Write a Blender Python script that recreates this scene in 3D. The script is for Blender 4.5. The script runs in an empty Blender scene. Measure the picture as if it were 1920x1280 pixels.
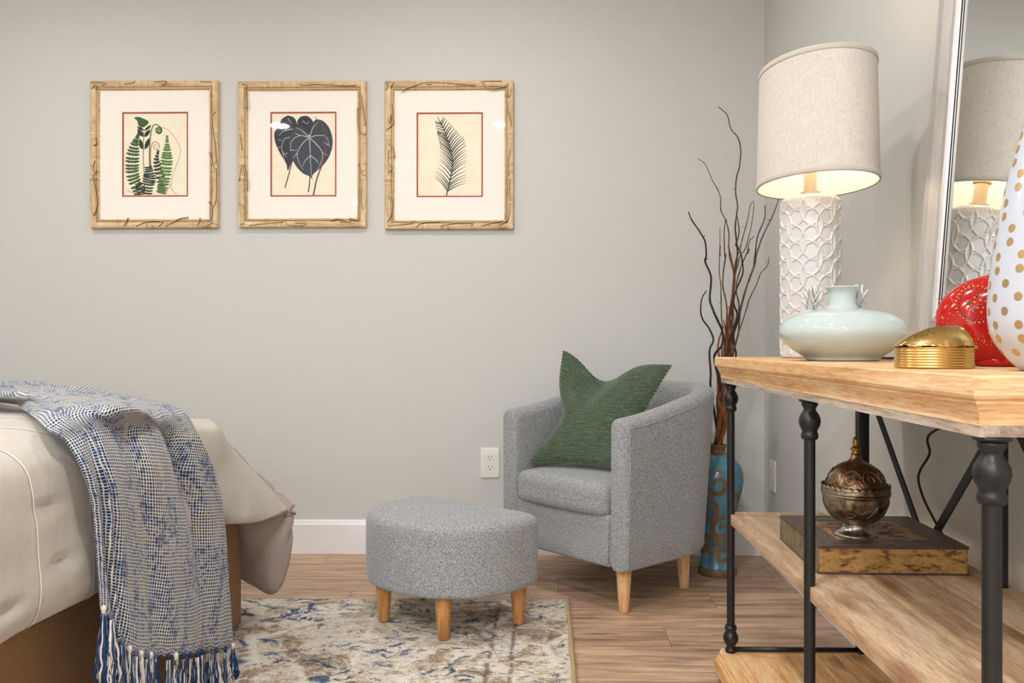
import bpy, bmesh, math, random
from math import sin, cos, pi, sqrt, radians, atan2, exp, floor
from mathutils import Vector, Matrix, noise
random.seed(7)
S = bpy.context.scene
COL = S.collection

# ------------------------------------------------------------------ camera, world, lights, exposure
FPX, CX, CY, CAMH = 1600.0, 990.0, 646.0, 0.85
YAW = math.atan(30 / FPX)
cd = bpy.data.cameras.new('camera'); cam = bpy.data.objects.new('camera', cd); COL.objects.link(cam)
cd.sensor_width = 36; cd.lens = 36 * FPX / 1920
cd.shift_x = -(CX - 960) / 1920; cd.shift_y = (CY - 640) / 1920
cd.clip_start = 0.02
cam.location = (0, 0, CAMH); cam.rotation_euler = (pi / 2, 0, YAW)
S.camera = cam
S.view_settings.view_transform = 'Standard'; S.view_settings.look = 'None'
S.view_settings.exposure = 0.12; S.view_settings.gamma = 1; S.view_settings.use_curve_mapping = False
wd = bpy.data.worlds.new('world'); S.world = wd; wd.use_nodes = True
wd.node_tree.nodes['Background'].inputs[0].default_value = (0.75, 0.85, 1, 1)
wd.node_tree.nodes['Background'].inputs[1].default_value = 1.0
S.cycles.max_bounces = 8; S.cycles.diffuse_bounces = 5
CEIL = 2.45
DOWNLIGHTS = [(-1.92, .75), (-.30, .75), (-.30, 2.45), (-1.92, 2.45), (-1.55, -.95), (-.18, -.95), (-2.05, -2.6), (-.30, -2.6)]
DL_POWER = {(-.30, 2.45): 9, (-1.92, 2.45): 7, (-.30, .75): 17, (-1.92, .75): 17}
def area(name, loc, rot, size, power, col, sy=None, disk=False, spread=180):
    l = bpy.data.lights.new(name, 'AREA'); l.energy = power; l.color = col
    l.shape = 'DISK' if disk else 'RECTANGLE'; l.size = size
    if sy: l.size_y = sy
    l.spread = radians(spread)
    o = bpy.data.objects.new(name, l); COL.objects.link(o); o.location = loc; o.rotation_euler = rot
    return o
for p in DOWNLIGHTS:
    area('downlight_lamp', (p[0], p[1], CEIL - .012), (0, 0, 0), .13, DL_POWER.get(p, 30), (.985, .99, 1), disk=True)
# added soft fill light, placed at an assumed window behind the camera
area('rear_fill', (-.9, -3.25, 1.45), (pi / 2, 0, pi), 2.0, 150, (.91, .955, 1), sy=1.4)

# ------------------------------------------------------------------ pixel -> world helpers (construction only)
_F = (-sin(YAW), cos(YAW)); _R = (cos(YAW), sin(YAW))
def _dir(px):
    u = (px - CX) / FPX
    return _F[0] + _R[0] * u, _F[1] + _R[1] * u
def W(px, py, Y):
    dx, dy = _dir(px); k = Y / dy
    return Vector((dx * k, Y, CAMH - (py - CY) / FPX * k))
def WX(px, py, X):
    dx, dy = _dir(px); k = X / dx
    return Vector((X, dy * k, CAMH - (py - CY) / FPX * k))
def WH(px, py, h):
    dx, dy = _dir(px); k = (CAMH - h) * FPX / (py - CY)
    return Vector((dx * k, dy * k, h))

# ------------------------------------------------------------------ object helpers
def thing(name, label, cat, loc=(0, 0, 0), rz=0, group=None):
    o = bpy.data.objects.new(name, None); COL.objects.link(o)
    o.location = loc; o.rotation_euler = (0, 0, rz); o.empty_display_size = .05
    o['label'] = label; o['category'] = cat
    if group: o['group'] = group
    return o
def tag(o, label, cat, group=None):
    o['label'] = label; o['category'] = cat
    if group: o['group'] = group
    return o
def mobj(name, verts, faces, mat, parent=None, smooth=True, loc=None, uvs=None, mats=None, midx=None, label=None, auto=None):
    me = bpy.data.meshes.new(name); me.from_pydata([tuple(v) for v in verts], [], faces)
    if mats:
        for m in mats: me.materials.append(m)
        if midx: me.polygons.foreach_set('material_index', midx)
    elif mat: me.materials.append(mat)
    if smooth: me.polygons.foreach_set('use_smooth', [True] * len(me.polygons))
    if uvs is not None:
        uv = me.uv_layers.new(name='UVMap')
        vi = [0] * len(me.loops); me.loops.foreach_get('vertex_index', vi)
        flat = []
        for i in vi: flat += [uvs[i][0], uvs[i][1]]
        uv.data.foreach_set('uv', flat)
    me.update()
    o = bpy.data.objects.new(name, me); COL.objects.link(o)
    if parent: o.parent = parent
    if loc: o.location = loc
    if label: o['label'] = label
    if auto: me.set_sharp_from_angle(angle=radians(auto))
    return o
class MB:
    def __init__(s): s.v = []; s.f = []
    def add(s, vs, fs):
        b = len(s.v); s.v += [Vector(v) for v in vs]; s.f += [tuple(i + b for i in f) for f in fs]
    def build(s, name, mat, parent=None, **k): return mobj(name, s.v, s.f, mat, parent, **k)
def box_bm(x0, x1, y0, y1, z0, z1, bev=0, seg=2):
    bm = bmesh.new(); bmesh.ops.create_cube(bm, size=1)
    for v in bm.verts:
        v.co = Vector(((x0 + x1) / 2 + v.co.x * (x1 - x0), (y0 + y1) / 2 + v.co.y * (y1 - y0), (z0 + z1) / 2 + v.co.z * (z1 - z0)))
    if bev: bmesh.ops.bevel(bm, geom=bm.edges[:], offset=bev, segments=seg, profile=.5, affect='EDGES')
    vs = [v.co.copy() for v in bm.verts]; bm.verts.index_update()
    fs = [tuple(v.index for v in f.verts) for f in bm.faces]; bm.free()
    return vs, fs
def box(name, x0, x1, y0, y1, z0, z1, mat, parent=None, bev=0, seg=2, **k):
    vs, fs = box_bm(x0, x1, y0, y1, z0, z1, bev, seg)
    k.setdefault('auto', 40 if bev else None); k.setdefault('smooth', bool(bev))
    return mobj(name, vs, fs, mat, parent, **k)
def lathe(profile, n=48, c=(0, 0, 0), sx=1, sy=1, rfun=None):
    """profile: (r, z) bottom to top; closed with caps when r>0 at the ends"""
    vs = []; fs = []; m = len(profile)
    for r, z in profile:
        for i in range(n):
            a = 2 * pi * i / n
            rr = r + (rfun(a, z, r) if rfun else 0)
            vs.append((c[0] + rr * cos(a) * sx, c[1] + rr * sin(a) * sy, c[2] + z))
    for j in range(m - 1):
        for i in range(n):
            fs.append((j * n + i, j * n + (i + 1) % n, (j + 1) * n + (i + 1) % n, (j + 1) * n + i))
    fs.append(tuple(reversed(range(n)))); fs.append(tuple(range((m - 1) * n, m * n)))
    return vs, fs
def cat(pts, n):
    """catmull-rom resample of tuples/vectors, n points per span"""
    P = [Vector(p) for p in pts]
    out = []
    for i in range(len(P) - 1):
        p0 = P[i - 1] if i else P[0] * 2 - P[1]; p1 = P[i]; p2 = P[i + 1]; p3 = P[i + 2] if i + 2 < len(P) else P[-1] * 2 - P[-2]
        for k in range(n):
            t = k / n
            out.append(.5 * ((2 * p1) + (p2 - p0) * t + (2 * p0 - 5 * p1 + 4 * p2 - p3) * t * t + (3 * p1 - p0 - 3 * p2 + p3) * t ** 3))
    out.append(P[-1]); return out
def tube(pts, r, n=8, close=False):
    P = [Vector(p) for p in pts]; N = len(P)
    R = r if isinstance(r, (list, tuple)) else [r] * N
    vs = []; fs = []
    up = Vector((0.3, 0.2, 1)).normalized(); prev = None
    for i in range(N):
        t = (P[(i + 1) % N] - P[i - 1]) if close else (P[min(i + 1, N - 1)] - P[max(i - 1, 0)])
        if t.length < 1e-9: t = Vector((0, 0, 1))
        t.normalize()
        if prev is None:
            a = t.cross(up)
            if a.length < .05: a = t.cross(Vector((1, 0, 0)))
        else: a = prev - t * prev.dot(t)
        a.normalize(); prev = a; b = t.cross(a)
        for k in range(n):
            q = 2 * pi * k / n
            vs.append(P[i] + (a * cos(q) + b * sin(q)) * R[i])
    M = N if close else N - 1
    for i in range(M):
        for k in range(n):
            fs.append((i * n + k, i * n + (k + 1) % n, ((i + 1) % N) * n + (k + 1) % n, ((i + 1) % N) * n + k))
    if not close:
        fs.append(tuple(reversed(range(n)))); fs.append(tuple(range((N - 1) * n, N * n)))
    return vs, fs
def roundbox(hx, hy, hz, r, n=10, puff=None):
    """rounded box centred at origin"""
    vs = []; fs = []; idx = {}
    def ax(h, n):  # coordinates from -h..h concentrated near the edges
        a = [-h + r * (1 - cos(pi / 2 * k / 4)) for k in range(4)]
        mid = [-h + r + (2 * h - 2 * r) * k / n for k in range(n + 1)]
        return a + mid + [-q for q in reversed(a)]
    A = [ax(hx, n), ax(hy, n), ax(hz, n)]
    H = (hx, hy, hz)
    def vert(p):
        key = tuple(round(c, 6) for c in p)
        if key in idx: return idx[key]
        q = Vector([max(-H[i] + r, min(H[i] - r, p[i])) for i in range(3)])
        d = Vector(p) - q
        if d.length > 0:
            # spherify the rim
            m = max(abs(c) for c in d); d = d.normalized() * m if False else d.normalized() * r
        v = q + d
        if puff: v = puff(v)
        idx[key] = len(vs); vs.append(v); return idx[key]
    for axis in range(3):
        a, b = [(1, 2), (2, 0), (0, 1)][axis]
        for sgn in (-1, 1):
            for i in range(len(A[a]) - 1):
                for j in range(len(A[b]) - 1):
                    q = []
                    for (ii, jj) in ((i, j), (i + 1, j), (i + 1, j + 1), (i, j + 1)):
                        p = [0, 0, 0]; p[axis] = sgn * H[axis]; p[a] = A[a][ii]; p[b] = A[b][jj]; q.append(vert(p))
                    if sgn < 0: q.reverse()
                    if len(set(q)) >= 3: fs.append(tuple(dict.fromkeys(q)))
    return vs, fs
def nz(x, y=0, z=0): return noise.noise(Vector((x, y, z)))
def sm(a, b, x):
    t = max(0, min(1, (x - a) / (b - a))); return t * t * (3 - 2 * t)

# ------------------------------------------------------------------ materials
def lin(c):
    return tuple(((x / 255) / 12.92 if x / 255 <= .04045 else ((x / 255 + .055) / 1.055) ** 2.4) for x in c) + (1,)
class M:
    def __init__(s, name, rgb=(200, 200, 200), rough=.6, metal=0, spec=.5):
        s.m = bpy.data.materials.new(name); s.m.use_nodes = True; s.t = s.m.node_tree
        s.b = s.t.nodes['Principled BSDF']; s.set('Base Color', lin(rgb)); s.set('Roughness', rough); s.set('Metallic', metal); s.set('Specular IOR Level', spec)
    def set(s, k, v): s.b.inputs[k].default_value = v
    def n(s, typ, **k):
        nd = s.t.nodes.new(typ)
        for a, v in k.items():
            if a in ('operation', 'blend_type', 'data_type', 'wave_type', 'bands_direction', 'feature', 'distance', 'noise_dimensions', 'wave_profile', 'use_clamp'): setattr(nd, a, v)
            else: nd.inputs[a.replace('_', ' ')].default_value = v
        return nd
    def l(s, a, b): s.t.links.new(a, b)
    def coord(s, kind='Object', scale=(1, 1, 1), rnd=False, rot=(0, 0, 0)):
        tc = s.n('ShaderNodeTexCoord'); mp = s.n('ShaderNodeMapping'); mp.inputs['Scale'].default_value = scale; mp.inputs['Rotation'].default_value = rot
        s.l(tc.outputs[kind], mp.inputs['Vector'])
        if rnd:
            oi = s.n('ShaderNodeObjectInfo'); ml = s.n('ShaderNodeVectorMath', operation='SCALE'); ml.inputs[0].default_value = (37, 91, 53)
            s.l(oi.outputs['Random'], ml.inputs['Scale']); s.l(ml.outputs[0], mp.inputs['Location'])
        return mp.outputs[0]
    def noise(s, vec, scale, detail=3, rough=.5, dist=0):
        nd = s.n('ShaderNodeTexNoise'); nd.inputs['Scale'].default_value = scale; nd.inputs['Detail'].default_value = detail
        nd.inputs['Roughness'].default_value = rough; nd.inputs['Distortion'].default_value = dist
        if vec is not None: s.l(vec, nd.inputs['Vector'])
        return nd.outputs['Fac']
    def ramp(s, fac, stops, interp='LINEAR'):
        r = s.n('ShaderNodeValToRGB'); r.color_ramp.interpolation = interp
        e = r.color_ramp.elements
        while len(e) < len(stops): e.new(.5)
        for el, (p, c) in zip(e, stops):
            el.position = p; el.color = c if len(c) == 4 else lin(c)
        s.l(fac, r.inputs[0]); return r.outputs[0]
    def g(s, v): return (v, v, v, 1)
    def math(s, op, a, b=None, c=None, clamp=False):
        nd = s.n('ShaderNodeMath', operation=op); nd.use_clamp = clamp
        for i, x in enumerate((a, b, c)):
            if x is None: continue
            if isinstance(x, (int, float)): nd.inputs[i].default_value = x
            else: s.l(x, nd.inputs[i])
        return nd.outputs[0]
    def mix(s, fac, a, b, blend='MIX'):
        nd = s.n('ShaderNodeMix', data_type='RGBA'); nd.blend_type = blend
        for i, x in ((0, fac), (6, a), (7, b)):
            if isinstance(x, (int, float)): nd.inputs[i].default_value = x
            elif isinstance(x, tuple): nd.inputs[i].default_value = x if len(x) == 4 else lin(x)
            else: s.l(x, nd.inputs[i])
        return nd.outputs[2]
    def base(s, c): s.l(c, s.b.inputs['Base Color'])
    def bump(s, h, strength=.3, dist=.001):
        nd = s.n('ShaderNodeBump'); nd.inputs['Strength'].default_value = strength; nd.inputs['Distance'].default_value = dist
        s.l(h, nd.inputs['Height']); s.l(nd.outputs[0], s.b.inputs['Normal'])

def mat_wall():
    m = M('wall_paint', (204, 204, 200), .75, spec=.25); v = m.coord()
    m.bump(m.noise(v, 260, 2), .10, .0008); return m.m
def mat_plain(name, rgb, rough=.5, metal=0, spec=.5): return M(name, rgb, rough, metal, spec).m
def mat_plank():
    m = M('vinyl_plank', (150, 120, 100), .42, spec=.4)
    v = m.coord('Object', (1.2, 14, 14), rnd=True)
    n1 = m.noise(v, 2.6, 6, .62, .35)
    c = m.ramp(n1, [(.28, (112, 92, 78)), (.42, (150, 124, 106)), (.52, (170, 143, 124)), (.64, (184, 158, 139)), (.8, (158, 132, 114))])
    v2 = m.coord('Object', (2.2, 60, 60), rnd=True)
    c = m.mix(.35, c, m.ramp(m.noise(v2, 4, 4), [(.36, (120, 114, 110)), (.64, (224, 221, 218))]), 'OVERLAY')
    v3 = m.coord('Object', (1.0, 7, 7), rnd=True)
    dark = m.ramp(m.noise(m.coord('Object', (1.5, 20, 20), rnd=True), 3.4, 5, .6), [(.62, m.g(0)), (.70, m.g(1))])
    c = m.mix(m.math('MULTIPLY', dark, .75), c, (74, 56, 47))
    oi = m.n('ShaderNodeObjectInfo')
    tone = m.ramp(oi.outputs['Random'], [(0, (186, 180, 177)), (1, (208, 204, 199))])
    c = m.mix(.8, c, tone, 'MULTIPLY')
    c = m.mix(1.0, c, (1.98, 1.98, 1.86, 1), 'MULTIPLY')
    m.base(c); m.bump(m.noise(v2, 8, 4), .25, .0006); return m.m
def mat_pine(name, axis='y', tint=(1, 1, 1, 1), stops=None, knots=True, rough=.55):
    m = M(name, (220, 180, 130), rough, spec=.3)
    sc = {'y': (16, 1.3, 16), 'x': (1.3, 16, 16), 'z': (16, 16, 1.3)}[axis]
    v = m.coord('Object', sc, rnd=True)
    n1 = m.noise(v, 1.7, 5, .55, .8)
    stops = stops or [(.28, (186, 138, 88)), (.42, (214, 170, 118)), (.55, (228, 190, 142)), (.7, (236, 206, 164))]
    c = m.ramp(n1, stops)
    sc2 = tuple(q * 4 for q in sc)
    c = m.mix(.3, c, m.ramp(m.noise(m.coord('Object', sc2, rnd=True), 2.2, 4), [(.35, (160, 154, 146)), (.65, (212, 209, 204))]), 'OVERLAY')
    if knots:
        ks = {'y': (8, 3.0, 8), 'x': (3.0, 8, 8), 'z': (8, 8, 3.0)}[axis]
        vo = m.n('ShaderNodeTexVoronoi', Scale=1.0); vo.voronoi_dimensions = '2D'; m.l(m.coord('Object', ks, rnd=True), vo.inputs['Vector'])
        ws = m.n('ShaderNodeSeparateColor'); m.l(vo.outputs['Color'], ws.inputs[0])
        k = m.ramp(vo.outputs['Distance'], [(.05, m.g(1)), (.13, m.g(.55)), (.22, m.g(0))])
        c = m.mix(m.math('MULTIPLY', m.math('MULTIPLY', k, .7), m.math('GREATER_THAN', ws.outputs[0], .45)), c, (122, 80, 46))
    sc3 = tuple(q * 9 for q in sc)
    c = m.mix(.55, c, m.ramp(m.noise(m.coord('Object', sc3, rnd=True), 2.0, 5, .7), [(.36, (128, 118, 108)), (.5, (190, 186, 182)), (.66, (214, 212, 210))]), 'OVERLAY')
    c = m.mix(1.0, c, tint, 'MULTIPLY')
    m.base(c); m.bump(m.noise(m.coord('Object', sc2, rnd=True), 5, 4), .22, .0006); return m.m
def mat_fabric():
    m = M('grey_heather', (150, 151, 151), .95, spec=.15)
    v = m.coord()
    a = m.noise(v, 760, 1, .5); b = m.noise(m.coord('Object', (1, 1, .25)), 900, 1); d = m.noise(m.coord('Object', (.28, .28, 1)), 900, 1)
    s = m.math('ADD', m.math('MULTIPLY', a, .42), m.math('ADD', m.math('MULTIPLY', b, .3), m.math('MULTIPLY', d, .3)))
    c = m.ramp(s, [(.41, (72, 76, 84)), (.48, (130, 133, 136)), (.54, (160, 162, 163)), (.62, (206, 206, 205))])
    m.base(c); m.bump(s, .5, .0009)
    m.set('Sheen Weight', .25); return m.m
def mat_green():
    m = M('green_slub', (74, 98, 74), .9, spec=.15)
    v = m.coord('UV', (1.2, 16, 1)); a = m.noise(v, 6, 5, .7)
    v2 = m.coord('UV', (5, 46, 1)); b = m.noise(v2, 5, 3, .65)
    c = m.ramp(a, [(.32, (44, 58, 44)), (.5, (68, 85, 67)), (.68, (96, 111, 92))])
    c = m.mix(m.ramp(b, [(.58, m.g(0)), (.70, m.g(.75))]), c, (146, 156, 122))
    m.base(c); m.bump(m.math('ADD', a, b), .5, .001); m.set('Sheen Weight', .3); return m.m
def mat_throw():
    m = M('woven_throw', (170, 170, 170), .95, spec=.1)
    NX = 140.0
    uv = m.coord('UV', (NX, NX, 1))
    wob = m.n('ShaderNodeTexNoise', Scale=.10, Detail=3.0); m.l(uv, wob.inputs['Vector'])
    ad = m.n('ShaderNodeVectorMath', operation='MULTIPLY_ADD'); m.l(wob.outputs['Color'], ad.inputs[0]); ad.inputs[1].default_value = (1.3, 1.3, 0); m.l(uv, ad.inputs[2])
    sp = m.n('ShaderNodeSeparateXYZ'); m.l(ad.outputs[0], sp.inputs[0])
    fx = m.math('FRACT', sp.outputs[0]); fy = m.math('FRACT', sp.outputs[1])
    ax = m.math('ABSOLUTE', m.math('SUBTRACT', fx, .5)); ay = m.math('ABSOLUTE', m.math('SUBTRACT', fy, .5))
    mx = m.math('MAXIMUM', ax, m.math('MULTIPLY', ay, .95))
    gap = m.ramp(mx, [(.27, m.g(1)), (.38, m.g(0))])   # 1 inside a hole between the yarns
    cell = m.n('ShaderNodeCombineXYZ'); m.l(m.math('FLOOR', sp.outputs[0]), cell.inputs[0]); m.l(m.math('FLOOR', sp.outputs[1]), cell.inputs[1])
    wn = m.n('ShaderNodeTexWhiteNoise'); m.l(cell.outputs[0], wn.inputs['Vector'])
    low = m.noise(m.coord('UV', (34, 11, 1)), 1.0, 3, .6)
    s0 = m.n('ShaderNodeSeparateXYZ'); m.l(m.coord('UV', (1, 1, 1)), s0.inputs[0]); low = m.math('ADD', low, m.ramp(s0.outputs[0], [(.02, m.g(.12)), (.15, m.g(.09)), (.17, m.g(0))]))
    lowb = m.noise(m.coord('UV', (20, 9, 1)), 1.0, 2)
    tone = m.math('ADD', m.math('MULTIPLY', wn.outputs['Value'], .34), m.math('MULTIPLY', low, 1.25))
    hole = m.ramp(tone, [(.58, (122, 112, 98)), (.72, (66, 66, 70)), (.82, (44, 54, 78)), (.94, (30, 44, 80))])
    yarn = m.ramp(m.math('ADD', m.math('MULTIPLY', wn.outputs['Value'], .3), m.math('MULTIPLY', lowb, .9)),
                  [(.35, (200, 192, 176)), (.55, (216, 214, 210)), (.66, (198, 204, 212)), (.78, (112, 128, 160))])
    m.base(m.mix(gap, yarn, hole))
    h = m.math('MULTIPLY', gap, -1.0)
    m.bump(h, .9, .0022); m.set('Sheen Weight', .2); return m.m
def mat_rug():
    m = M('distressed_rug', (200, 185, 160), .95, spec=.1)
    v = m.coord(); vs_ = m.coord('Object', (1, 1.9, 1))
    big = m.noise(v, 6, 6, .72, .9)
    c = m.ramp(big, [(.34, (124, 104, 92)), (.42, (160, 140, 122)), (.48, (202, 190, 172)), (.54, (218, 209, 195)), (.62, (208, 204, 198)), (.70, (150, 132, 118))])
    mm = m.noise(vs_, 22, 6, .75, 1.0)
    c = m.mix(m.ramp(mm, [(.53, m.g(0)), (.60, m.g(.85))]), c, (122, 106, 96))
    m2 = m.noise(m.coord('Object', (1, 1.4, 1), rot=(0, 0, .4)), 30, 5, .75, .6)
    c = m.mix(m.ramp(m2, [(.54, m.g(0)), (.62, m.g(.8))]), c, (222, 212, 190))
    vo = m.n('ShaderNodeTexVoronoi', Scale=3.1, feature='DISTANCE_TO_EDGE'); m.l(m.coord('Object', (1, 1, 1), rot=(0, 0, .6)), vo.inputs['Vector'])
    ln = m.ramp(vo.outputs['Distance'], [(.012, m.g(1)), (.04, m.g(0))])
    worn = m.ramp(m.noise(v, 12, 5, .7), [(.42, m.g(0)), (.52, m.g(1))])
    c = m.mix(m.math('MULTIPLY', m.math('MULTIPLY', ln, worn), .85), c, (226, 220, 206))
    bl = m.noise(m.coord('Object', (1, 1.25, 1)), 11, 6, .74, 1.3); bm_ = m.noise(v, 4.2, 3, .55)
    bf = m.math('MULTIPLY', m.ramp(bl, [(.55, m.g(0)), (.585, m.g(1))]), m.ramp(bm_, [(.43, m.g(0)), (.48, m.g(1))]))
    bc = m.ramp(m.noise(v, 90, 2), [(.35, (38, 54, 84)), (.6, (86, 106, 138))])
    c = m.mix(m.math('MULTIPLY', bf, .95), c, bc)
    sp = m.n('ShaderNodeSeparateXYZ'); m.l(v, sp.inputs[0])
    wx = m.math('ADD', sp.outputs[0], m.math('MULTIPLY', m.noise(v, 14, 3), .02))
    for x0, wdt in ((-.225, .006), (-.165, .005)):
        q = m.ramp(m.math('ABSOLUTE', m.math('SUBTRACT', wx, x0 + .01)), [(wdt * .5, m.g(1)), (wdt * 1.6, m.g(0))])
        c = m.mix(m.math('MULTIPLY', q, m.ramp(m.noise(v, 24, 3), [(.38, m.g(0)), (.5, m.g(.8))])), c, (104, 84, 76))
    pile = m.noise(m.coord('Object', (1, .7, 1)), 260, 3, .8)
    c = m.mix(.8, c, m.ramp(pile, [(.32, (118, 117, 117)), (.68, (236, 235, 233))]), 'OVERLAY')
    m.base(c); m.bump(m.math('ADD', pile, m.noise(v, 60, 3)), .8, .003); return m.m
def mat_cotton(name, rgb, rough=.9):
    m = M(name, rgb, rough, spec=.15); v = m.coord()
    m.base(m.mix(m.ramp(m.noise(v, 5, 3), [(.3, m.g(0)), (.7, m.g(.25))]), lin(rgb), tuple(q * .86 for q in lin(rgb)[:3]) + (1,)))
    m.bump(m.math('ADD', m.noise(v, 9, 4, .6), m.math('MULTIPLY', m.noise(v, 900, 1), .03)), .55, .012); m.set('Sheen Weight', .15); return m.m
def mat_shade():
    m = M('linen_shade', (222, 214, 202), .9, spec=.1)
    a = m.noise(m.coord('Object', (1, 1, .05)), 900, 2); b = m.noise(m.coord('Object', (.12, .12, 1)), 800, 2)
    c = m.ramp(m.math('MULTIPLY', m.math('ADD', a, b), .5), [(.40, (205, 199, 190)), (.60, (224, 219, 212))]); m.base(c)
    m.bump(a, .2, .0005)
    tr = m.n('ShaderNodeBsdfTranslucent'); m.l(c, tr.inputs[0]); mx = m.n('ShaderNodeMixShader'); mx.inputs[0].default_value = .16
    m.l(m.b.outputs[0], mx.inputs[1]); m.l(tr.outputs[0], mx.inputs[2]); m.l(mx.outputs[0], m.t.nodes['Material Output'].inputs[0]); return m.m
def mat_shade_lining():
    m = M('shade_lining', (246, 242, 232), .8, spec=.1)
    tr = m.n('ShaderNodeBsdfTranslucent'); tr.inputs[0].default_value = lin((240, 232, 216)); mx = m.n('ShaderNodeMixShader'); mx.inputs[0].default_value = .14
    m.l(m.b.outputs[0], mx.inputs[1]); m.l(tr.outputs[0], mx.inputs[2]); m.l(mx.outputs[0], m.t.nodes['Material Output'].inputs[0]); return m.m
def mat_tarnish(name, base_c, dark, bright, scale=30, rough=.32, bumps=120, bs=.35):
    m = M(name, base_c, rough, 1.0); v = m.coord()
    n1 = m.noise(v, scale, 4, .6, .6)
    m.base(m.ramp(n1, [(.32, dark), (.5, base_c), (.68, bright)]))
    w = m.n('ShaderNodeTexVoronoi', Scale=bumps * .55, feature='DISTANCE_TO_EDGE'); m.l(m.coord('Object', (1, 1, 1)), w.inputs['Vector'])
    m.bump(m.math('ADD', m.math('MULTIPLY', m.ramp(w.outputs['Distance'], [(0, m.g(0)), (.18, m.g(1))]), .6), m.noise(v, bumps, 3, .6, 1.5)), bs, .0016); return m.m
def mat_mottle(name, stops, scale=22, rough=.45, axis=(1, 1, 1), metal=0, spec=.5):
    m = M(name, (150, 110, 60), rough, metal, spec=spec); v = m.coord('Object', axis)
    m.base(m.ramp(m.noise(v, scale, 6, .72, .5), stops)); m.bump(m.noise(v, scale * 4, 4), .2, .0008); return m.m
def mat_gilt():
    m = M('carved_gilt_wood', (190, 158, 112), .55, spec=.35)
    a = m.noise(m.coord('Object', (4, 4, 26)), 2.2, 5, .6, .8); b = m.noise(m.coord('Object', (26, 4, 4)), 2.2, 5, .6, .8); n3 = m.noise(m.coord(), 14, 2)
    n1 = m.mix(m.ramp(n3, [(.45, m.g(0)), (.55, m.g(1))]), a, b)
    m.base(m.ramp(n1, [(.26, (140, 108, 70)), (.38, (190, 158, 114)), (.52, (212, 184, 142)), (.70, (226, 206, 170))]))
    m.bump(n1, .25, .003); return m.m
def mat_glass():
    m = M('picture_glass'); m.t.nodes.remove(m.b)
    tr = m.n('ShaderNodeBsdfTransparent'); gl = m.n('ShaderNodeBsdfGlossy'); gl.inputs['Roughness'].default_value = .02
    fr = m.n('ShaderNodeFresnel'); ge = m.n('ShaderNodeNewGeometry'); m.l(m.math('SUBTRACT', 1.5, m.math('MULTIPLY', ge.outputs['Backfacing'], .8333)), fr.inputs[0]); mx = m.n('ShaderNodeMixShader')
    m.l(fr.outputs[0], mx.inputs[0]); m.l(tr.outputs[0], mx.inputs[1]); m.l(gl.outputs[0], mx.inputs[2])
    m.l(mx.outputs[0], m.t.nodes['Material Output'].inputs[0]); return m.m
def mat_emit(name, col, st):
    m = M(name); m.set('Emission Color', col); m.set('Emission Strength', st); return m.m
def mat_branch(name, d, l_):
    m = M(name, d, .7, spec=.25); v = m.coord('Object', (1, 1, .15)); n1 = m.noise(v, 160, 3)
    m.base(m.ramp(n1, [(.35, d), (.65, l_)])); m.bump(n1, .5, .001); return m.m
def mat_teal():
    m = M('teal_glaze', (60, 130, 150), .18, spec=.6); v = m.coord()
    n1 = m.noise(v, 12, 4)
    c = m.ramp(n1, [(.3, (44, 98, 118)), (.7, (84, 148, 166))])
    m.base(c); m.set('Coat Weight', .4); return m.m

MW = mat_wall(); MCEIL = mat_plain('ceiling_paint', (232, 230, 226), .9, spec=.1); MTRIM = mat_plain('trim_paint', (240, 241, 244), .4)
MPL = mat_plank()
_t = [(.28, (190, 146, 98)), (.42, (212, 172, 124)), (.55, (222, 186, 142)), (.7, (228, 200, 162))]
MPT = mat_pine('pine_top', stops=_t); MPM = mat_pine('pine_moulding', stops=_t, knots=False); MPTX = mat_pine('pine_moulding_across', 'x', stops=_t, knots=False)
MPS = mat_pine('pine_shelf', stops=[(.28, (154, 122, 92)), (.42, (178, 150, 120)), (.55, (190, 166, 140)), (.7, (198, 179, 156))])
MPB = mat_pine('pine_base', stops=[(.28, (170, 122, 78)), (.42, (205, 160, 108)), (.55, (222, 182, 132)), (.7, (232, 202, 158))])
MGREYW = mat_pine('weathered_underboard', knots=False, stops=[(.3, (132, 120, 108)), (.5, (176, 164, 150)), (.7, (204, 194, 182))])
MFAB = mat_fabric(); MGREEN = mat_green()
MLEG = mat_pine('beech_leg', 'z', knots=False, stops=[(.28, (206, 162, 112)), (.45, (220, 178, 128)), (.6, (230, 192, 144)), (.75, (236, 204, 160))], rough=.4)
MLEG2 = mat_pine('oak_leg', 'z', knots=False, stops=[(.28, (176, 126, 74)), (.45, (196, 144, 88)), (.6, (208, 158, 102)), (.75, (216, 170, 116))], rough=.4)
MIRON = mat_plain('black_iron', (24, 24, 25), .38, 0, .45); MBLACK = mat_plain('black_rubber', (22, 22, 22), .6)
MTHROW = mat_throw(); MRUG = mat_rug(); MBIND = mat_cotton('rug_binding', (172, 150, 112))
MCOMF = mat_cotton('comforter_cotton', (190, 183, 172)); MLIN = mat_cotton('comforter_lining', (172, 158, 152)); MSKIRT = mat_cotton('bed_skirt_cloth', (150, 112, 74))
MSTRIPE = mat_plain('stitch_white', (232, 228, 220), .8); MMAT = mat_plain('mattress_ticking', (220, 216, 208), .9)
MSHADE = mat_shade(); MSHL = mat_shade_lining(); MSHIN = mat_plain('shade_lining', (244, 238, 226), .8); MSTRIM = mat_cotton('shade_trim', (196, 190, 180))
MCER = mat_plain('white_glaze', (204, 203, 202), .14); MNICK = mat_plain('champagne_metal', (206, 186, 160), .3, 1)
MAQUA = mat_plain('aqua_glaze', (184, 198, 196), .07); MSILV = mat_plain('silver_metal', (214, 213, 210), .36, .45)
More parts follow.
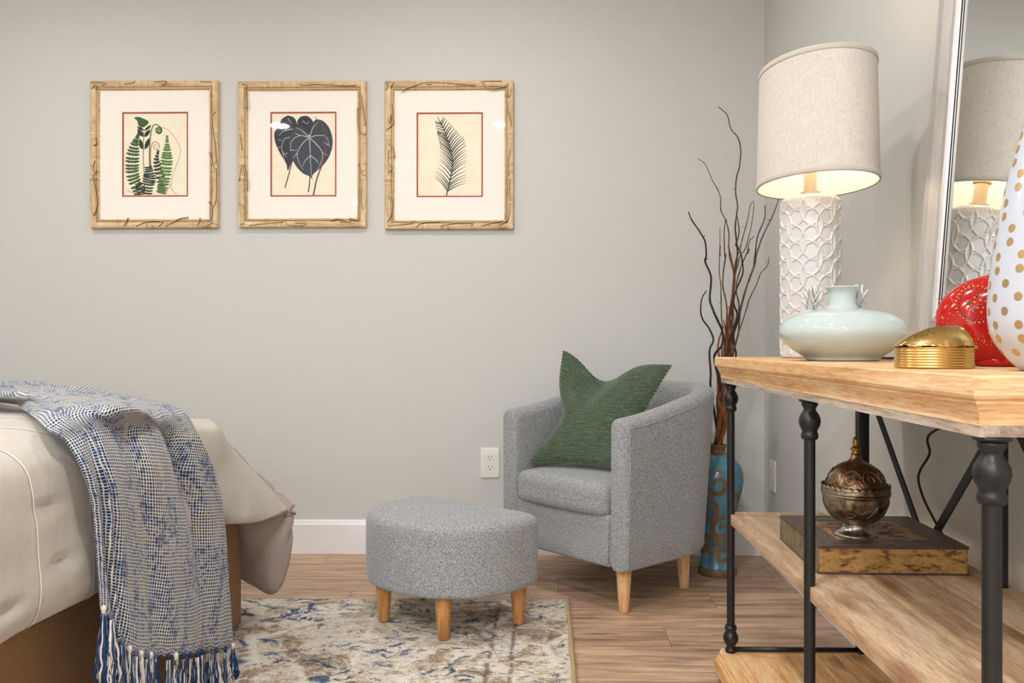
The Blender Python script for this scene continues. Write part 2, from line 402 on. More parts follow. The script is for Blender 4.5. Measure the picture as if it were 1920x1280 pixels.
MBRASS = M('brass', (205, 172, 106), .26, 1).m; MRED = mat_plain('red_glaze', (172, 16, 11), .12); MWHITE = mat_plain('white_porcelain', (186, 192, 203), .2)
MGOLD = mat_plain('gold_dot', (196, 164, 112), .35, .75); MSTUDG = mat_plain('gold_stud', (214, 190, 140), .25, 1); MSTUDD = mat_plain('grey_stud', (96, 98, 100), .3, .8)
MMIR = mat_plain('mirror_silvering', (232, 236, 236), .01, 1); MMFR = mat_mottle('brushed_silver_wood', [(.3, (186, 183, 180)), (.7, (206, 203, 200))], 8, .35, (1, 6, 1), .35)
MBOWL = mat_tarnish('tarnished_silver', (140, 122, 100), (74, 58, 44), (186, 176, 160)); MDOME = mat_tarnish('bronzed_dome', (128, 98, 70), (78, 52, 34), (168, 146, 118), 24); MFOOT = mat_plain('polished_silver_foot', (190, 186, 178), .22, 1)
MBOOKD = mat_mottle('dark_leather', [(.3, (58, 42, 34)), (.6, (84, 64, 54)), (.8, (98, 80, 72))], 30, .4)
MBOOKG = mat_mottle('aged_gilt_paper', [(.30, (30, 20, 12)), (.40, (92, 60, 28)), (.46, (150, 108, 54)), (.56, (176, 138, 80)), (.64, (150, 112, 60)), (.72, (64, 44, 24))], 34, .5, (1, 1, 2.2))
MBOOKS = mat_mottle('olive_paper', [(.3, (74, 62, 42)), (.5, (112, 96, 68)), (.7, (132, 116, 86))], 40, .55)
MBOOKP = mat_mottle('cover_print', [(.38, (96, 64, 44)), (.5, (148, 110, 76)), (.62, (172, 134, 96))], 55, .5)
MGILT = mat_gilt(); MVINE = mat_plain('vine_edge_brown', (112, 82, 52), .5); MBEAD = mat_plain('frame_bead', (208, 184, 142), .45)
MGLASS = mat_glass()
MMATB = mat_plain('mat_board', (246, 240, 231), .85, spec=.2); MREDM = mat_plain('red_mat', (170, 76, 56), .8); MPAPER = mat_mottle('print_paper', [(.3, (240, 230, 204)), (.7, (248, 241, 220))], 14, .85, spec=.1)
MPLATE = mat_plain('outlet_plastic', (232, 229, 223), .3); MSLOT = mat_plain('slot_black', (16, 16, 16), .6)
MTEAL = mat_teal(); MSCROLL = mat_mottle('brown_scroll', [(.3, (92, 70, 46)), (.7, (126, 98, 68))], 60, .5)
MBR = [mat_branch('bark_brown', (74, 52, 38), (112, 80, 56)), mat_branch('bark_rust', (112, 62, 28), (158, 92, 44)), mat_branch('bark_black', (34, 30, 29), (58, 52, 48))]
MBULB = mat_emit('warm_bulb', (1, .82, .6, 1), 30); MDLIT = mat_emit('downlight_lens', (1, .96, .9, 1), 18)

def structure(o): o['kind'] = 'structure'; return o

# ------------------------------------------------------------------ room shell
RX, BY, LX, FY = .892, 3.47, -3.3, -3.3
def sbox(name, *a, **k): return structure(box(name, *a, **k))
floor_ = sbox('floor', LX, RX, FY, BY, -.06, -.0045, mat_plain('subfloor', (60, 48, 40), .9))
sbox('ceiling', LX, RX, FY, BY, CEIL, CEIL + .1, MCEIL)
sbox('wall_back', LX - .1, RX + .1, BY, BY + .1, -.05, CEIL + .1, MW)
sbox('wall_right', RX, RX + .1, FY, BY, -.05, CEIL + .1, MW)
sbox('wall_left', LX - .1, LX, FY, BY, -.05, CEIL + .1, MW)
wf = MB()
for a in ((LX - .1, RX + .1, 0 - .05, .75), (LX - .1, RX + .1, 2.15, CEIL + .1), (LX - .1, -1.9, .75, 2.15), (.1, RX + .1, .75, 2.15)):
    wf.add(*box_bm(a[0], a[1], FY - .1, FY, a[2], a[3]))
structure(wf.build('wall_front', MW, smooth=False))
win = MB()
for a in ((-1.9, -1.84, .75, 2.15), (.04, .1, .75, 2.15), (-1.84, .04, .75, .81), (-1.84, .04, 2.09, 2.15), (-.93, -.87, .81, 2.09)):
    win.add(*box_bm(a[0], a[1], FY - .07, FY - .01, a[2], a[3]))
structure(win.build('window_1', MTRIM, smooth=False))  # assumed, unseen window frame that goes with the added fill light
# planks of the floor, each its own piece
PWID = .178; row = 0; y = BY
plank_cache = {}
def plank(x0, x1, y0, y1):
    L, Wd = round(x1 - x0, 3), round(y1 - y0, 3)
    if (L, Wd) not in plank_cache:
        vs, fs = box_bm(-L / 2 + .0006, L / 2 - .0006, -Wd / 2 + .0006, Wd / 2 - .0006, -.004, 0, .0008, 1)
        me = bpy.data.meshes.new('plank'); me.from_pydata([tuple(v) for v in vs], [], fs); me.materials.append(MPL); plank_cache[(L, Wd)] = me
    o = bpy.data.objects.new('plank', plank_cache[(L, Wd)]); COL.objects.link(o); o.parent = floor_
    o.location = ((x0 + x1) / 2, (y0 + y1) / 2, 0)
while y > FY + .001:
    y0 = max(FY, y - PWID); x = LX - [0, .74, .31, 1.02, .52][row % 5]
    while x < RX - .001:
        a, b = max(LX, x), min(RX, x + 1.22)
        if b - a > .02: plank(a, b, y0, y)
        x += 1.22
    y = y0; row += 1
def baseboard(name, axis, a0, a1, at, sgn):
    prof = [(0, 0), (.017, 0), (.017, .118), (.014, .124), (.012, .132), (.006, .136), (0, .136)]
    vs = []
    for t in (a0, a1):
        for d, z in prof: vs.append((t, at + sgn * d, z) if axis == 'x' else (at + sgn * d, t, z))
    n = len(prof); fs = [(i, (i + 1) % n, n + (i + 1) % n, n + i) for i in range(n)] + [tuple(range(n)), tuple(reversed(range(n, 2 * n)))]
    structure(mobj(name, vs, fs, MTRIM, smooth=False))
baseboard('baseboard_back', 'x', LX, RX, BY, -1); baseboard('baseboard_right', 'y', FY, BY - .017, RX, -1); baseboard('baseboard_left', 'y', FY, BY, LX, 1)
for i, (x, y) in enumerate(DOWNLIGHTS):
    t = thing('ceiling_downlight', 'round recessed downlight with white trim ring in the ceiling', 'ceiling light', (x, y, CEIL), 0, 'recessed ceiling downlights')
    vs, fs = lathe([(.062, -.001), (.085, -.001), (.088, -.004), (.084, -.008), (.066, -.008), (.062, -.004)], 40); fs = fs[:-2]
    mobj('trim_ring', vs, fs, MTRIM, t)
    vs, fs = lathe([(.064, -.006), (.064, -.002)], 32); mobj('lens', vs, fs, MDLIT, t)

# ------------------------------------------------------------------ console table
PX = .465; RXP = .79; POSTS = [2.134, 1.503, .895]; TOPZ = .819
con = thing('console_table', 'long pine console table on turned black iron posts with two lower shelves', 'table', (0, 0, 0))
def slab(name, x0, x1, y0, y1, ztop, prof, mat, flip=False, parent=con):
    """prof: list of (inset, z below top); mouldings wrap all four sides"""
    vs = []; n = 4
    for ins, dz in prof:
        vs += [(x0 + ins, y0 + ins, ztop - dz), (x1 - ins * .2, y0 + ins, ztop - dz), (x1 - ins * .2, y1 - ins, ztop - dz), (x0 + ins, y1 - ins, ztop - dz)]
    fs = []
    m = len(prof)
    for j in range(m - 1):
        for i in range(4): fs.append((j * 4 + (i + 1) % 4, j * 4 + i, (j + 1) * 4 + i, (j + 1) * 4 + (i + 1) % 4))
    fs.append(tuple(reversed(range(4))) if False else (0, 1, 2, 3)); fs.append(tuple(reversed(range((m - 1) * 4, m * 4))))
    return mobj(name, vs, fs, mat, parent, smooth=False)
X0, X1, Y0, Y1 = .433, .835, .869, 2.174
top_prof = [(.002, 0), (0, .002), (0, .020), (.002, .024), (.0055, .026), (.0055, .029), (.008, .033), (.011, .040), (.0125, .047), (.0125, .052)]
def mould_side(name, prof, pA, pB, inA, inB, inw, ztop, mat, sgn=-1):
    """moulding strip from pA to pB, outer face outwards, mitred; inw = inward unit vector"""
    A = Vector(pA); B = Vector(pB); inw = Vector(inw); al = (B - A).normalized(); vs = []
    depth = .05
    pr = prof + [(depth, prof[-1][1]), (depth, 0)]
    for P, s in ((A, inA), (B, inB)):
        for ins, dz in pr: vs.append(P + inw * ins + al * (s * ins) + Vector((0, 0, ztop - dz)))
    n = len(pr); fs = [(i, (i + 1) % n, n + (i + 1) % n, n + i) for i in range(n)] + [tuple(reversed(range(n))), tuple(range(n, 2 * n))]
    o = mobj(name, vs, fs, mat, con, smooth=False)
    bm = bmesh.new(); bm.from_mesh(o.data); bmesh.ops.recalc_face_normals(bm, faces=bm.faces); bm.to_mesh(o.data); bm.free()
    return o
def framed_top(ztop, prof, matL, matX, board, bname, mname, x0=X0, x1=X1, y0=Y0, y1=Y1, thick=.02):
    mould_side(mname, prof, (x0, y0, 0), (x0, y1, 0), 1, -1, (1, 0, 0), ztop, matL)
    mould_side(mname, prof, (x0, y0, 0), (x1, y0, 0), 1, 0, (0, 1, 0), ztop, matX)
    mould_side(mname, prof, (x0, y1, 0), (x1, y1, 0), 1, 0, (0, -1, 0), ztop, matX)
    w = (x1 - x0 - .05) / 3
    for k in range(3):
        box(bname, x0 + .05 + k * w + .0005, x0 + .05 + (k + 1) * w, y0 + .05, y1 - .05, ztop - thick, ztop - .0002 * (k % 2), board, con, .001, 1)
framed_top(TOPZ, top_prof, MPM, MPTX, MPT, 'top_board', 'edge_moulding')
slab('underboard', .446,   .83, .882, 2.161, TOPZ - .052, [(0, 0), (.001, .012)], MGREYW)['label'] = 'greyish weathered underside board'
# middle shelf
SZ = .429
sw = (.815 - .463) / 3
for k in range(3):
    box('shelf_board', .463 + k * sw + (.0006 if k else 0), .463 + (k + 1) * sw, .882, 2.159, SZ - .026, SZ - .0003 * (k % 2), MPS, con, .0015, 2)
# base plinth with flared moulding
base_prof = [(.014, 0), (.013, .004), (.010, .010), (.0095, .016), (.006, .020), (.006, .024), (.001, .030), (0, .038), (0, .058), (.003, .062)]
framed_top(.085, base_prof, MPB, mat_pine('pine_base_across', 'x', stops=[(.28, (170, 122, 78)), (.42, (205, 160, 108)), (.55, (222, 182, 132)), (.7, (232, 202, 158))]), MPB, 'base_board', 'base_moulding')
for fx in (X0 + .04, X1 - .06):
    for fy in (Y0 + .04, (Y0 + Y1) / 2, Y1 - .04):
        vs, fs = lathe([(.014, .001), (.018, .004), (.018, .020), (.015, .0235)], 20, (fx, fy, 0)); mobj('foot_pad', vs, fs, MIRON, con)
fin = [(.0135, 0), (.0142, .004), (.0138, .007), (.0105, .012), (.0108, .016), (.0150, .022), (.0182, .029), (.0188, .036), (.0172, .043), (.0138, .049), (.0126, .053), (.0142, .056), (.0150, .060), (.0135, .066)]
for py in POSTS:
    p = thing('x', '', '') if False else None
    pr = [(r, -z) for r, z in fin]
    top_f = [(r, .751 - z) for r, z in fin]; bot_f = [(r, .086 + z) for r, z in fin]
    prof = bot_f + [(.0097, .154), (.0097, .683)] + list(reversed([(r, z) for r, z in top_f])) 
    vs, fs = lathe([(.0097, .13), (.0097, .70)], 24, (PX, py, 0)); post = mobj('front_post', vs, fs, MIRON, con, auto=50)
    vs, fs = lathe(list(reversed(top_f)), 32, (PX, py, 0)); mobj('finial', vs, fs, MIRON, post)
    vs, fs = lathe(bot_f, 32, (PX, py, 0)); mobj('finial', vs, fs, MIRON, post)
    vs, fs = lathe([(.017, .7505), (.019, .752), (.019, .7545)], 24, (PX, py, 0)); mobj('cap_plate', vs, fs, MIRON, post)
    rp = box('rear_post', RXP - .013, RXP + .013, py - .013, py + .013, .086, .7545, MIRON, con, .0015)
    box('shelf_bracket', PX, RXP - .012, py - .008, py + .008, SZ - .0385, SZ - .0265, MIRON, con, .001)
    if py < 2: pass
    vs, fs = tube([(PX, py, .0925), (RXP - .012, py, .0925)], .0058, 10); mobj('base_rail', vs, fs, MIRON, con)
    for hz in (.140,):
        vs, fs = lathe([(.002, 0), (.006, .002), (.006, .007), (.003, .010)], 16); 
        vs = [(RXP + v[2] * .9 + .012 - .0, py - .001 + v[0], hz + v[1]) for v in vs]; mobj('bolt', vs, fs, MIRON, rp)
def flatbar(name, a, b, w, th, mat, parent):
    a = Vector(a); b = Vector(b); d = (b - a).normalized(); n = Vector((1, 0, 0)); s = d.cross(n).normalized() * w / 2; n = n * th / 2
    vs = [a - s - n, a + s - n, a + s + n, a - s + n, b - s - n, b + s - n, b + s + n, b - s + n]
    fs = [(0, 3, 2, 1), (4, 5, 6, 7), (0, 1, 5, 4), (1, 2, 6, 5), (2, 3, 7, 6), (3, 0, 4, 7)]
    return mobj(name, vs, fs, mat, parent, smooth=False)
for a, b in ((POSTS[0], POSTS[1]), (POSTS[1], POSTS[2])):
    flatbar('cross_brace', (.8055, a, .745), (.8055, b, .10), .020, .004, MIRON, con)
    flatbar('cross_brace', (.8105, a, .10), (.8105, b, .745), .020, .004, MIRON, con)
    vs, fs = lathe([(.010, 0), (.012, .002), (.008, .006)], 16)
    mobj('brace_bolt', [(.8035 - v[2] * .6, (a + b) / 2 + v[0], .4225 + v[1]) for v in vs], fs, MIRON, con)

# ------------------------------------------------------------------ mirror leaning on the wall
mir = thing('leaning_mirror', 'tall silver-framed mirror leaning on the right wall atop the console', 'mirror', (.780, 1.842, TOPZ))
LEAN = math.atan(.054 / .70)
def mp(y, h, o=0):  # y along the mirror (world y relative), h up the face, o outwards (towards -x)
    return Vector((h * sin(LEAN) - o * cos(LEAN), y, h * cos(LEAN) + o * sin(LEAN)))
MY1, MY0, MH = -.035, -.80, 1.12
mpf = [(0, -.018), (0, .004), (.004, .010), (.030, .012), (.060, .006), (.072, .008), (.076, .010), (.082, .010), (.086, .006), (.090, -.004), (.090, -.018)]
def frame_rail(pts4, prof, conv, mat, parent, name='frame_rail', extra=None):
    """pts4: corners (a,b) in order; prof (inward d, out o)"""
    n4 = len(pts4)
    for k in range(n4):
        a = Vector(pts4[k] + (0,)); b = Vector(pts4[(k + 1) % n4] + (0,))
        al = (b - a).normalized(); inn = Vector((-al.y, al.x, 0)); vs = []
        for P, s in ((a, 1), (b, -1)):
            for d, o in prof:
                q = P + inn * d + al * (s * d); vs.append(conv(q.x, q.y, o))
        m = len(prof); fs = [(i, (i + 1) % m, m + (i + 1) % m, m + i) for i in range(m)] + [tuple(reversed(range(m))), tuple(range(m, 2 * m))]
        o = mobj(name, vs, fs, mat, parent, smooth=False)
        bm = bmesh.new(); bm.from_mesh(o.data); bmesh.ops.recalc_face_normals(bm, faces=bm.faces); bm.to_mesh(o.data); bm.free()
frame_rail([(MY0, .002), (MY1, .002), (MY1, MH), (MY0, MH)], mpf, lambda a, b, o: mp(a, b, o), MMFR, mir)
vs = [mp(MY0 + .085, .085, -.002), mp(MY1 - .085, .085, -.002), mp(MY1 - .085, MH - .085, -.002), mp(MY0 + .085, MH - .085, -.002)]
mobj('mirror_glass', vs, [(0, 1, 2, 3)], MMIR, mir, smooth=False)
vs = [mp(MY0 + .088 + a * (MY1 - MY0 - .176), .088 + b * (MH - .176), 0) for a, b in ((0, 0), (1, 0), (1, 1), (0, 1))]
tb = tube(vs, .0016, 6, close=True); mobj('dark_reveal', tb[0], tb[1], MBLACK, mir, label='thin black line around the glass')
vs, fs = box_bm(MY0 + .01, MY1 - .01, .012, MH - .01, -.016, -.004); mobj('backing_board', [mp(v.x, v.y, v.z) for v in vs], fs, mat_plain('backing', (120, 96, 70), .9), mir, smooth=False)

# ------------------------------------------------------------------ table lamp
LP = W(1519, 671, 1.99); LPX, LPY = LP.x, 1.99
lamp = thing('table_lamp', 'white ceramic table lamp with interlaced rings and an oval linen shade, lit', 'lamp', (LPX, LPY, TOPZ))
RB, HB = .066, .379
def ring_relief(a, z):
    cx = a / (2 * pi) * 6 * .072; best = 1e9
    i0 = int(cx // .036)
    for i in range(i0 - 2, i0 + 4):
        j0 = int(z // .075)
        for j in range(j0 - 1, j0 + 3):
            dx = cx - i * .036; dz = z - (j * .075 + (.0375 if i % 2 else 0))
            if abs(dx) > .0075: best = min(best, abs(sqrt(dx * dx + dz * dz) - .0425))
    return .0030 * (1 - sm(.0012, .0034, best))
N = 360; prof = []
prof += [(.058, 0), (.0655, .002)]
K = 300
for k in range(K + 1): prof.append((RB, .006 + (HB - .026) * k / K))
for k in range(1, 9): q = k / 8 * pi / 2; prof.append((RB - .020 * (1 - cos(q)), HB - .020 + .014 * sin(q)))
prof += [(.036, HB - .002), (.018, HB)]
vs, fs = lathe(prof, N, rfun=lambda a, z, r: ring_relief(a, z) * sm(HB - .004, HB - .03, z) * sm(.004, .012, z) if r > .06 else 0)
mobj('ceramic_base', vs, fs, MCER, lamp)
vs, fs = lathe([(.060, -.0), (.062, .001)], 40); 
vs, fs = lathe([(.022, HB - .001), (.022, HB + .005), (.0145, HB + .007), (.0145, HB + .052), (.020, HB + .054), (.020, HB + .060), (.012, HB + .064), (.012, HB + .10)], 32)
mobj('socket_neck', vs, fs, MNICK, lamp, auto=40)
SB, ST = HB + .021, HB + .289       # shade bottom, top heights
SRX0, SRY0, SRX1, SRY1 = .130, .184, .124, .176
def shade_prof(t, inner=0): return SRX0 + (SRX1 - SRX0) * t - inner, SRY0 + (SRY1 - SRY0) * t - inner
SHX = .014
def ering(zs, ro, n=96):
    vs = []
    for z, (rx, ry) in zip(zs, ro):
        for i in range(n): a = 2 * pi * i / n; vs.append((SHX + rx * cos(a), ry * sin(a), z))
    fs = []
    for j in range(len(zs) - 1):
        for i in range(n): fs.append((j * n + i, j * n + (i + 1) % n, (j + 1) * n + (i + 1) % n, (j + 1) * n + i))
    return vs, fs
zs = [SB + (ST - SB) * k / 6 for k in range(7)]
vs, fs = ering(zs, [shade_prof(k / 6) for k in range(7)]); mobj('lamp_shade', vs, fs, MSHADE, lamp)
vs, fs = ering(zs, [shade_prof(k / 6, .0025) for k in range(7)]); fs = [tuple(reversed(f)) for f in fs]
o = mobj('shade_lining', vs, fs, MSHL, lamp, label='pale inner lining of the shade')
for t, z in ((0, SB), (1, ST)):
    rx, ry = shade_prof(t)
    s = 1 if t == 0 else -1
    pr = [(-.003, 0), (.001, 0), (.0022, .003), (.0022, .010), (.001, .0125), (-.0003, .0125)]
    vs, fs = ering([z + s * (q[1] - .002) for q in pr], [(rx + q[0], ry + q[0]) for q in pr]); mobj('shade_trim', vs, fs, MSTRIM, lamp)
for a in (0, pi / 2, pi, 3 * pi / 2):
    rx, ry = shade_prof(.95); vs, fs = tube([(0, 0, ST - .02), (SHX + rx * cos(a) * .99, ry * sin(a) * .99, ST - .012)], .0015, 6); mobj('spider_arm', vs, fs, MNICK, lamp)
hp = cat([(.012, 0, HB + .06), (.05, 0, HB + .13), (.045, 0, HB + .22), (0, 0, ST - .02), (-.045, 0, HB + .22), (-.05, 0, HB + .13), (-.012, 0, HB + .06)], 6)
vs, fs = tube(hp, .0015, 6); mobj('harp', vs, fs, MNICK, lamp)
vs, fs = lathe([(.010, HB + .10), (.014, HB + .115), (.028, HB + .145), (.029, HB + .16), (.02, HB + .18), (.004, HB + .19)], 24); mobj('bulb', vs, fs, MBULB, lamp)
vs, fs = lathe([(.004, ST - .022), (.008, ST - .012), (.004, ST)], 16); mobj('finial', vs, fs, MNICK, lamp)
lb = bpy.data.lights.new('bulb_light', 'POINT'); lb.energy = 5.0; lb.color = (1, .92, .80); lb.shadow_soft_size = .03
lbo = bpy.data.objects.new('bulb_light', lb); COL.objects.link(lbo); lbo.location = (LPX, LPY, TOPZ + HB + .155)
cp = [(LPX + .06, LPY - .03, TOPZ + .004), (.70, 1.86, TOPZ + .003), (.745, 1.72, TOPZ + .003), (.79, 1.66, TOPZ + .004), (.842, 1.64, TOPZ - .01), (.85, 1.66, .73)]
cp += [WX(1745, 812, .855), WX(1743, 850, .855), WX(1726, 880, .86), WX(1722, 900, .86), WX(1732, 935, .86), WX(1752, 975, .857), WX(1766, 1000, .857), Vector((.855, 1.70, .35)), Vector((.85, 1.75, .15)), Vector((.845, 1.85, .03))]
cp = [Vector(p) - Vector((LPX, LPY, TOPZ)) for p in cp]
vs, fs = tube(cat(cp, 6), .0028, 8); mobj('power_cord', vs, fs, MBLACK, lamp, label='black cord dropping behind the console')

# ------------------------------------------------------------------ aqua vase
AV = thing('aqua_vase', 'squat pale aqua glazed vase with silver pineapple-crown knobs beside the lamp', 'vase', (.577, 1.662, TOPZ))
apr0 = [(.066, .001), (.0685, .003), (.072, .008), (.088, .018), (.104, .031), (.1145, .045), (.1175, .056), (.1150, .067), (.107, .078), (.093, .0875), (.074, .0940), (.052, .0980), (.036, .1005), (.0275, .1045), (.0250, .112), (.0245, .122), (.0252, .130), (.0285, .1365), (.0325, .1405)]
apr = [(.0004, .001)] + [(p.x, p.y) for p in cat([(a, b, 0) for a, b in apr0], 4)] + [(.0332, .1418), (.0325, .1430), (.0285, .1405), (.0220, .130), (.020, .110), (.0004, .108)]
vs, fs = lathe(apr, 96); mobj('vase_body', vs, fs, MAQUA, AV)
def crown(name, loc, parent):
    mb = MB()
    mb.add(*lathe([(.010, -.004), (.011, .0), (.009, .002), (.006, .003)], 20))
    for ring, (n, r0, L, z0, lean) in enumerate(((6, .004, .021, .003, 1.05), (5, .003, .025, .010, .62), (3, .001, .028, .013, .28))):
        for i in range(n):
            a = 2 * pi * (i + .5 * ring) / n; d = Vector((cos(a), sin(a), 0)); t = Vector((-sin(a), cos(a), 0)); pts = []
            for k in range(6):
                s = k / 5; out = r0 + L * .62 * lean * s ** 1.3; up = z0 + L * (s * (1 - .30 * lean * s)); w = .0062 * (1 - s) ** .5 * (1 if s > 0 else .8) + .0002
                c = d * out + Vector((0, 0, up)); pts.append((c, w))
            b = len(mb.v); vs = []
            for c, w in pts: vs += [c - t * w, c + d * .0020, c + t * w, c - d * .0012]
            fs = []
            for k in range(5):
                for q in range(4): fs.append((k * 4 + q, k * 4 + (q + 1) % 4, (k + 1) * 4 + (q + 1) % 4, (k + 1) * 4 + q))
            mb.add(vs, fs)
    mb.v = [v * 1.38 for v in mb.v]
    return mb.build(name, MSILV, parent, loc=loc, label='silver pineapple crown knob')
crown('crown_knob', (-.0500, .030, .0955), AV); crown('crown_knob', (.0420, .030, .0965), AV)

# ------------------------------------------------------------------ brass shell box
BB = thing('brass_box', 'small ribbed brass shell-shaped trinket box in front of the red vase', 'box', (.512, 1.128, TOPZ), radians(-8))
def dplan(a, s=1):   # plan outline, flat-ish at +x
    x = .050 * cos(a); y = .037 * sin(a)
    x = min(x, .044) if cos(a) > 0 else x
    return Vector((x * s, y * s, 0))
n = 72; prof = []
for k in range(8):
    z = .0008 + k * .0035
    for q in range(5): prof.append((1 - .018 * (1 - sin(pi * q / 4)), z + .0035 * q / 5))
vs = []; 
for s, z in prof:
    for i in range(n): p = dplan(2 * pi * i / n, s); vs.append((p.x, p.y, z))
m_ = len(prof); fs = []
for j in range(m_ - 1):
    for i in range(n): fs.append((j * n + i, j * n + (i + 1) % n, (j + 1) * n + (i + 1) % n, (j + 1) * n + i))
fs += [tuple(reversed(range(n))), tuple(range((m_ - 1) * n, m_ * n))]
mobj('box_body', vs, fs, MBRASS, BB)
vs = []; nr = 26
for j in range(nr + 1):
    s = 1.03 * (1 - j / nr)
    for i in range(n):
        a = 2 * pi * i / n; p = dplan(a, max(s, .001)); t = min(s, 1)
        # apex moved towards the hinge side
        ap = Vector((.026, .0, 0)); w = (1 - t); x = p.x + ap.x * w; y = p.y + ap.y * w
        hgt = .029 + .0275 * (1 - t ** 1.9) ** .72
        rr = sqrt((x - .050) ** 2 + (y * 1.1) ** 2)
        rib = .0011 * sin(rr / .0047 * 2 * pi * .75) * sm(.052, .06, rr) if False else .0016 * sin((rr) * 1050) * sm(.034, .046, rr) * sm(0, .15, t)
        vs.append((x, y, hgt + rib))
fs = []
for j in range(nr):
    for i in range(n): fs.append((j * n + i, j * n + (i + 1) % n, (j + 1) * n + (i + 1) % n, (j + 1) * n + i))
fs.append(tuple(range(nr * n, (nr + 1) * n))); fs.append(tuple(reversed(range(n))))
lid = mobj('lid', vs, fs, MBRASS, BB)
for yy in (-.008, .0, .008):
    vs, fs = tube([(.0465, yy - .0035, .0275), (.0465, yy + .0035, .0275)], .0026, 12); mobj('hinge_knuckle', vs, fs, MBRASS, BB)

# ------------------------------------------------------------------ red moon vase
RVX = W(1874, 690, 1.235); RV = thing('red_vase', 'glossy red round moon-flask vase with studded medallion behind the brass box', 'vase', (RVX.x, 1.235, TOPZ), radians(-18))
RR = .0655
vs = []; fs = []; n = 96; rows = 40; zc = .066
def redpt(u, v):  # u angle in the disc, v from -1 (back) to 1 (front)
    th = v * pi / 2; r = RR * (cos(th) ** .55); y = -.036 * sin(th)
    sc = .0011 * abs(sin(u * 26)) * exp(-(v / .22) ** 2)
    return Vector(((r + sc) * cos(u) * 1.27, y, zc + (r + sc) * sin(u)))
for j in range(rows + 1):
    v = -.999 + 1.998 * j / rows
    for i in range(n): 
        p = redpt(2 * pi * i / n, v); p.z = max(p.z, .0012); vs.append(p)
for j in range(rows):
    for i in range(n): fs.append((j * n + i, (j + 1) * n + i, (j + 1) * n + (i + 1) % n, j * n + (i + 1) % n))
fs += [tuple(range(n)), tuple(reversed(range(rows * n, (rows + 1) * n)))]
mobj('vase_body', vs, fs, MRED, RV)
vs, fs = lathe([(.030, .0005), (.034, .002), (.031, .012), (.024, .02)], 40, sy=.8); mobj('foot_ring', vs, fs, MRED, RV)
vs, fs = lathe([(.013, zc + RR - .004), (.011, zc + RR + .004), (.0125, zc + RR + .009), (.0115, zc + RR + .0095), (.009, zc + RR + .004)], 32, sy=.9); mobj('neck', vs, fs, MRED, RV)
def fy_red(x, z):
    r = min(.999, sqrt((x / 1.27) ** 2 + (z - zc) ** 2) / RR); th = math.acos(min(1, r ** (1 / .55))); return -.036 * sin(th)
def studs(name, mat, pts, r):
    mb = MB()
    for x, z in pts: 
        vs, fs = lathe([(r, 0), (r * .86, r * .45), (r * .4, r * .85), (r * .05, r * .95)], 8); y = fy_red(x, z)
        mb.add([(x + v[0], y - v[2] + .0002, z + v[1]) for v in vs], [tuple(reversed(f)) for f in fs])
    o = mb.build(name, mat, RV); o['kind'] = 'stuff'; return o
mx, mz = -.034, zc + .022
studs('stud_ring', MSTUDG, [(mx + .026 * cos(2 * pi * i / 30), mz + .026 * sin(2 * pi * i / 30)) for i in range(30)], .0015)['label'] = 'ring of small gold studs'
studs('stud_ring', MSTUDD, [(mx + .0225 * cos(2 * pi * (i + .5) / 26), mz + .0225 * sin(2 * pi * (i + .5) / 26)) for i in range(26)], .0014)['label'] = 'ring of dark grey studs'
rnd = random.Random(3)
studs('medallion', MSTUDG, [(mx + .004 * k ** .5 * cos(k * 2.4), mz + .004 * k ** .5 * sin(k * 2.4)) for k in range(1, 14)], .0017)['label'] = 'gold scrollwork at the medallion centre'
studs('medallion', MSTUDD, [(mx + .0042 * k ** .5 * cos(k * 2.4 + 1.2), mz + .0042 * k ** .5 * sin(k * 2.4 + 1.2)) for k in range(2, 12, 2)], .0022)
pts = []
for k in range(190):
    a = rnd.uniform(0, 2 * pi); r = rnd.gauss(.040, .0055)
    if .030 < r < .056: pts.append((r * cos(a) * 1.2 + mx * .7, mz * .5 + zc * .5 + r * sin(a) * .98))
studs('speckles', MSTUDG, pts, .0009)['label'] = 'raised gold speckles around the medallion'

# ------------------------------------------------------------------ dotted vase
DV = W(1982, 696, 1.0); dv = thing('dotted_vase', 'tall white teardrop vase covered in round gold dots at the right edge', 'vase', (DV.x, 1.0, TOPZ))
dpr0 = [(.030, .0005), (.036, .001), (.044, .008), (.052, .020), (.0585, .035), (.0620, .052), (.0632, .070), (.0628, .088), (.0610, .110), (.0580, .135), (.0540, .160), (.0490, .190), (.0430, .220), (.0360, .250), (.0290, .275), (.0220, .297), (.0160, .315), (.0145, .325), (.0160, .332)]
dpr = [(p.x + .0088 * sm(.0, .05, p.y), p.y) for p in cat([(a, b, 0) for a, b in dpr0], 3)]
vs, fs = lathe(dpr + [(.0218, .331), (.0205, .320), (.018, .30)], 96); mobj('vase_body', vs, fs, MWHITE, dv)
def drad(z):
    for (r0, z0), (r1, z1) in zip(dpr, dpr[1:]):
        if z0 <= z <= z1: return r0 + (r1 - r0) * (z - z0) / max(1e-9, z1 - z0)
    return dpr[-1][0]
z = .022; ri = 0
while z < .30:
    r = drad(z); n = max(4, round(2 * pi * r / .034)); 
    for i in range(n):
        a0 = 2 * pi * (i + (ri % 2) * .5) / n + .25; vs = []
        ctr = None
        for q in range(15):
            if q == 0: da, dz = 0, 0
            else: da, dz = .0050 * cos(q * 2 * pi / 14) , .0050 * sin(q * 2 * pi / 14)
            zz = z + dz * (1 if z > .03 else .8); rr = drad(zz) + .0004; aa = a0 + da / rr
            vs.append((rr * cos(aa), rr * sin(aa), zz))
        mobj('gold_dot', vs, [(0, 1 + q, 1 + (q + 1) % 14) for q in range(14)], MGOLD, dv)
    z += .0158 ; ri += 1

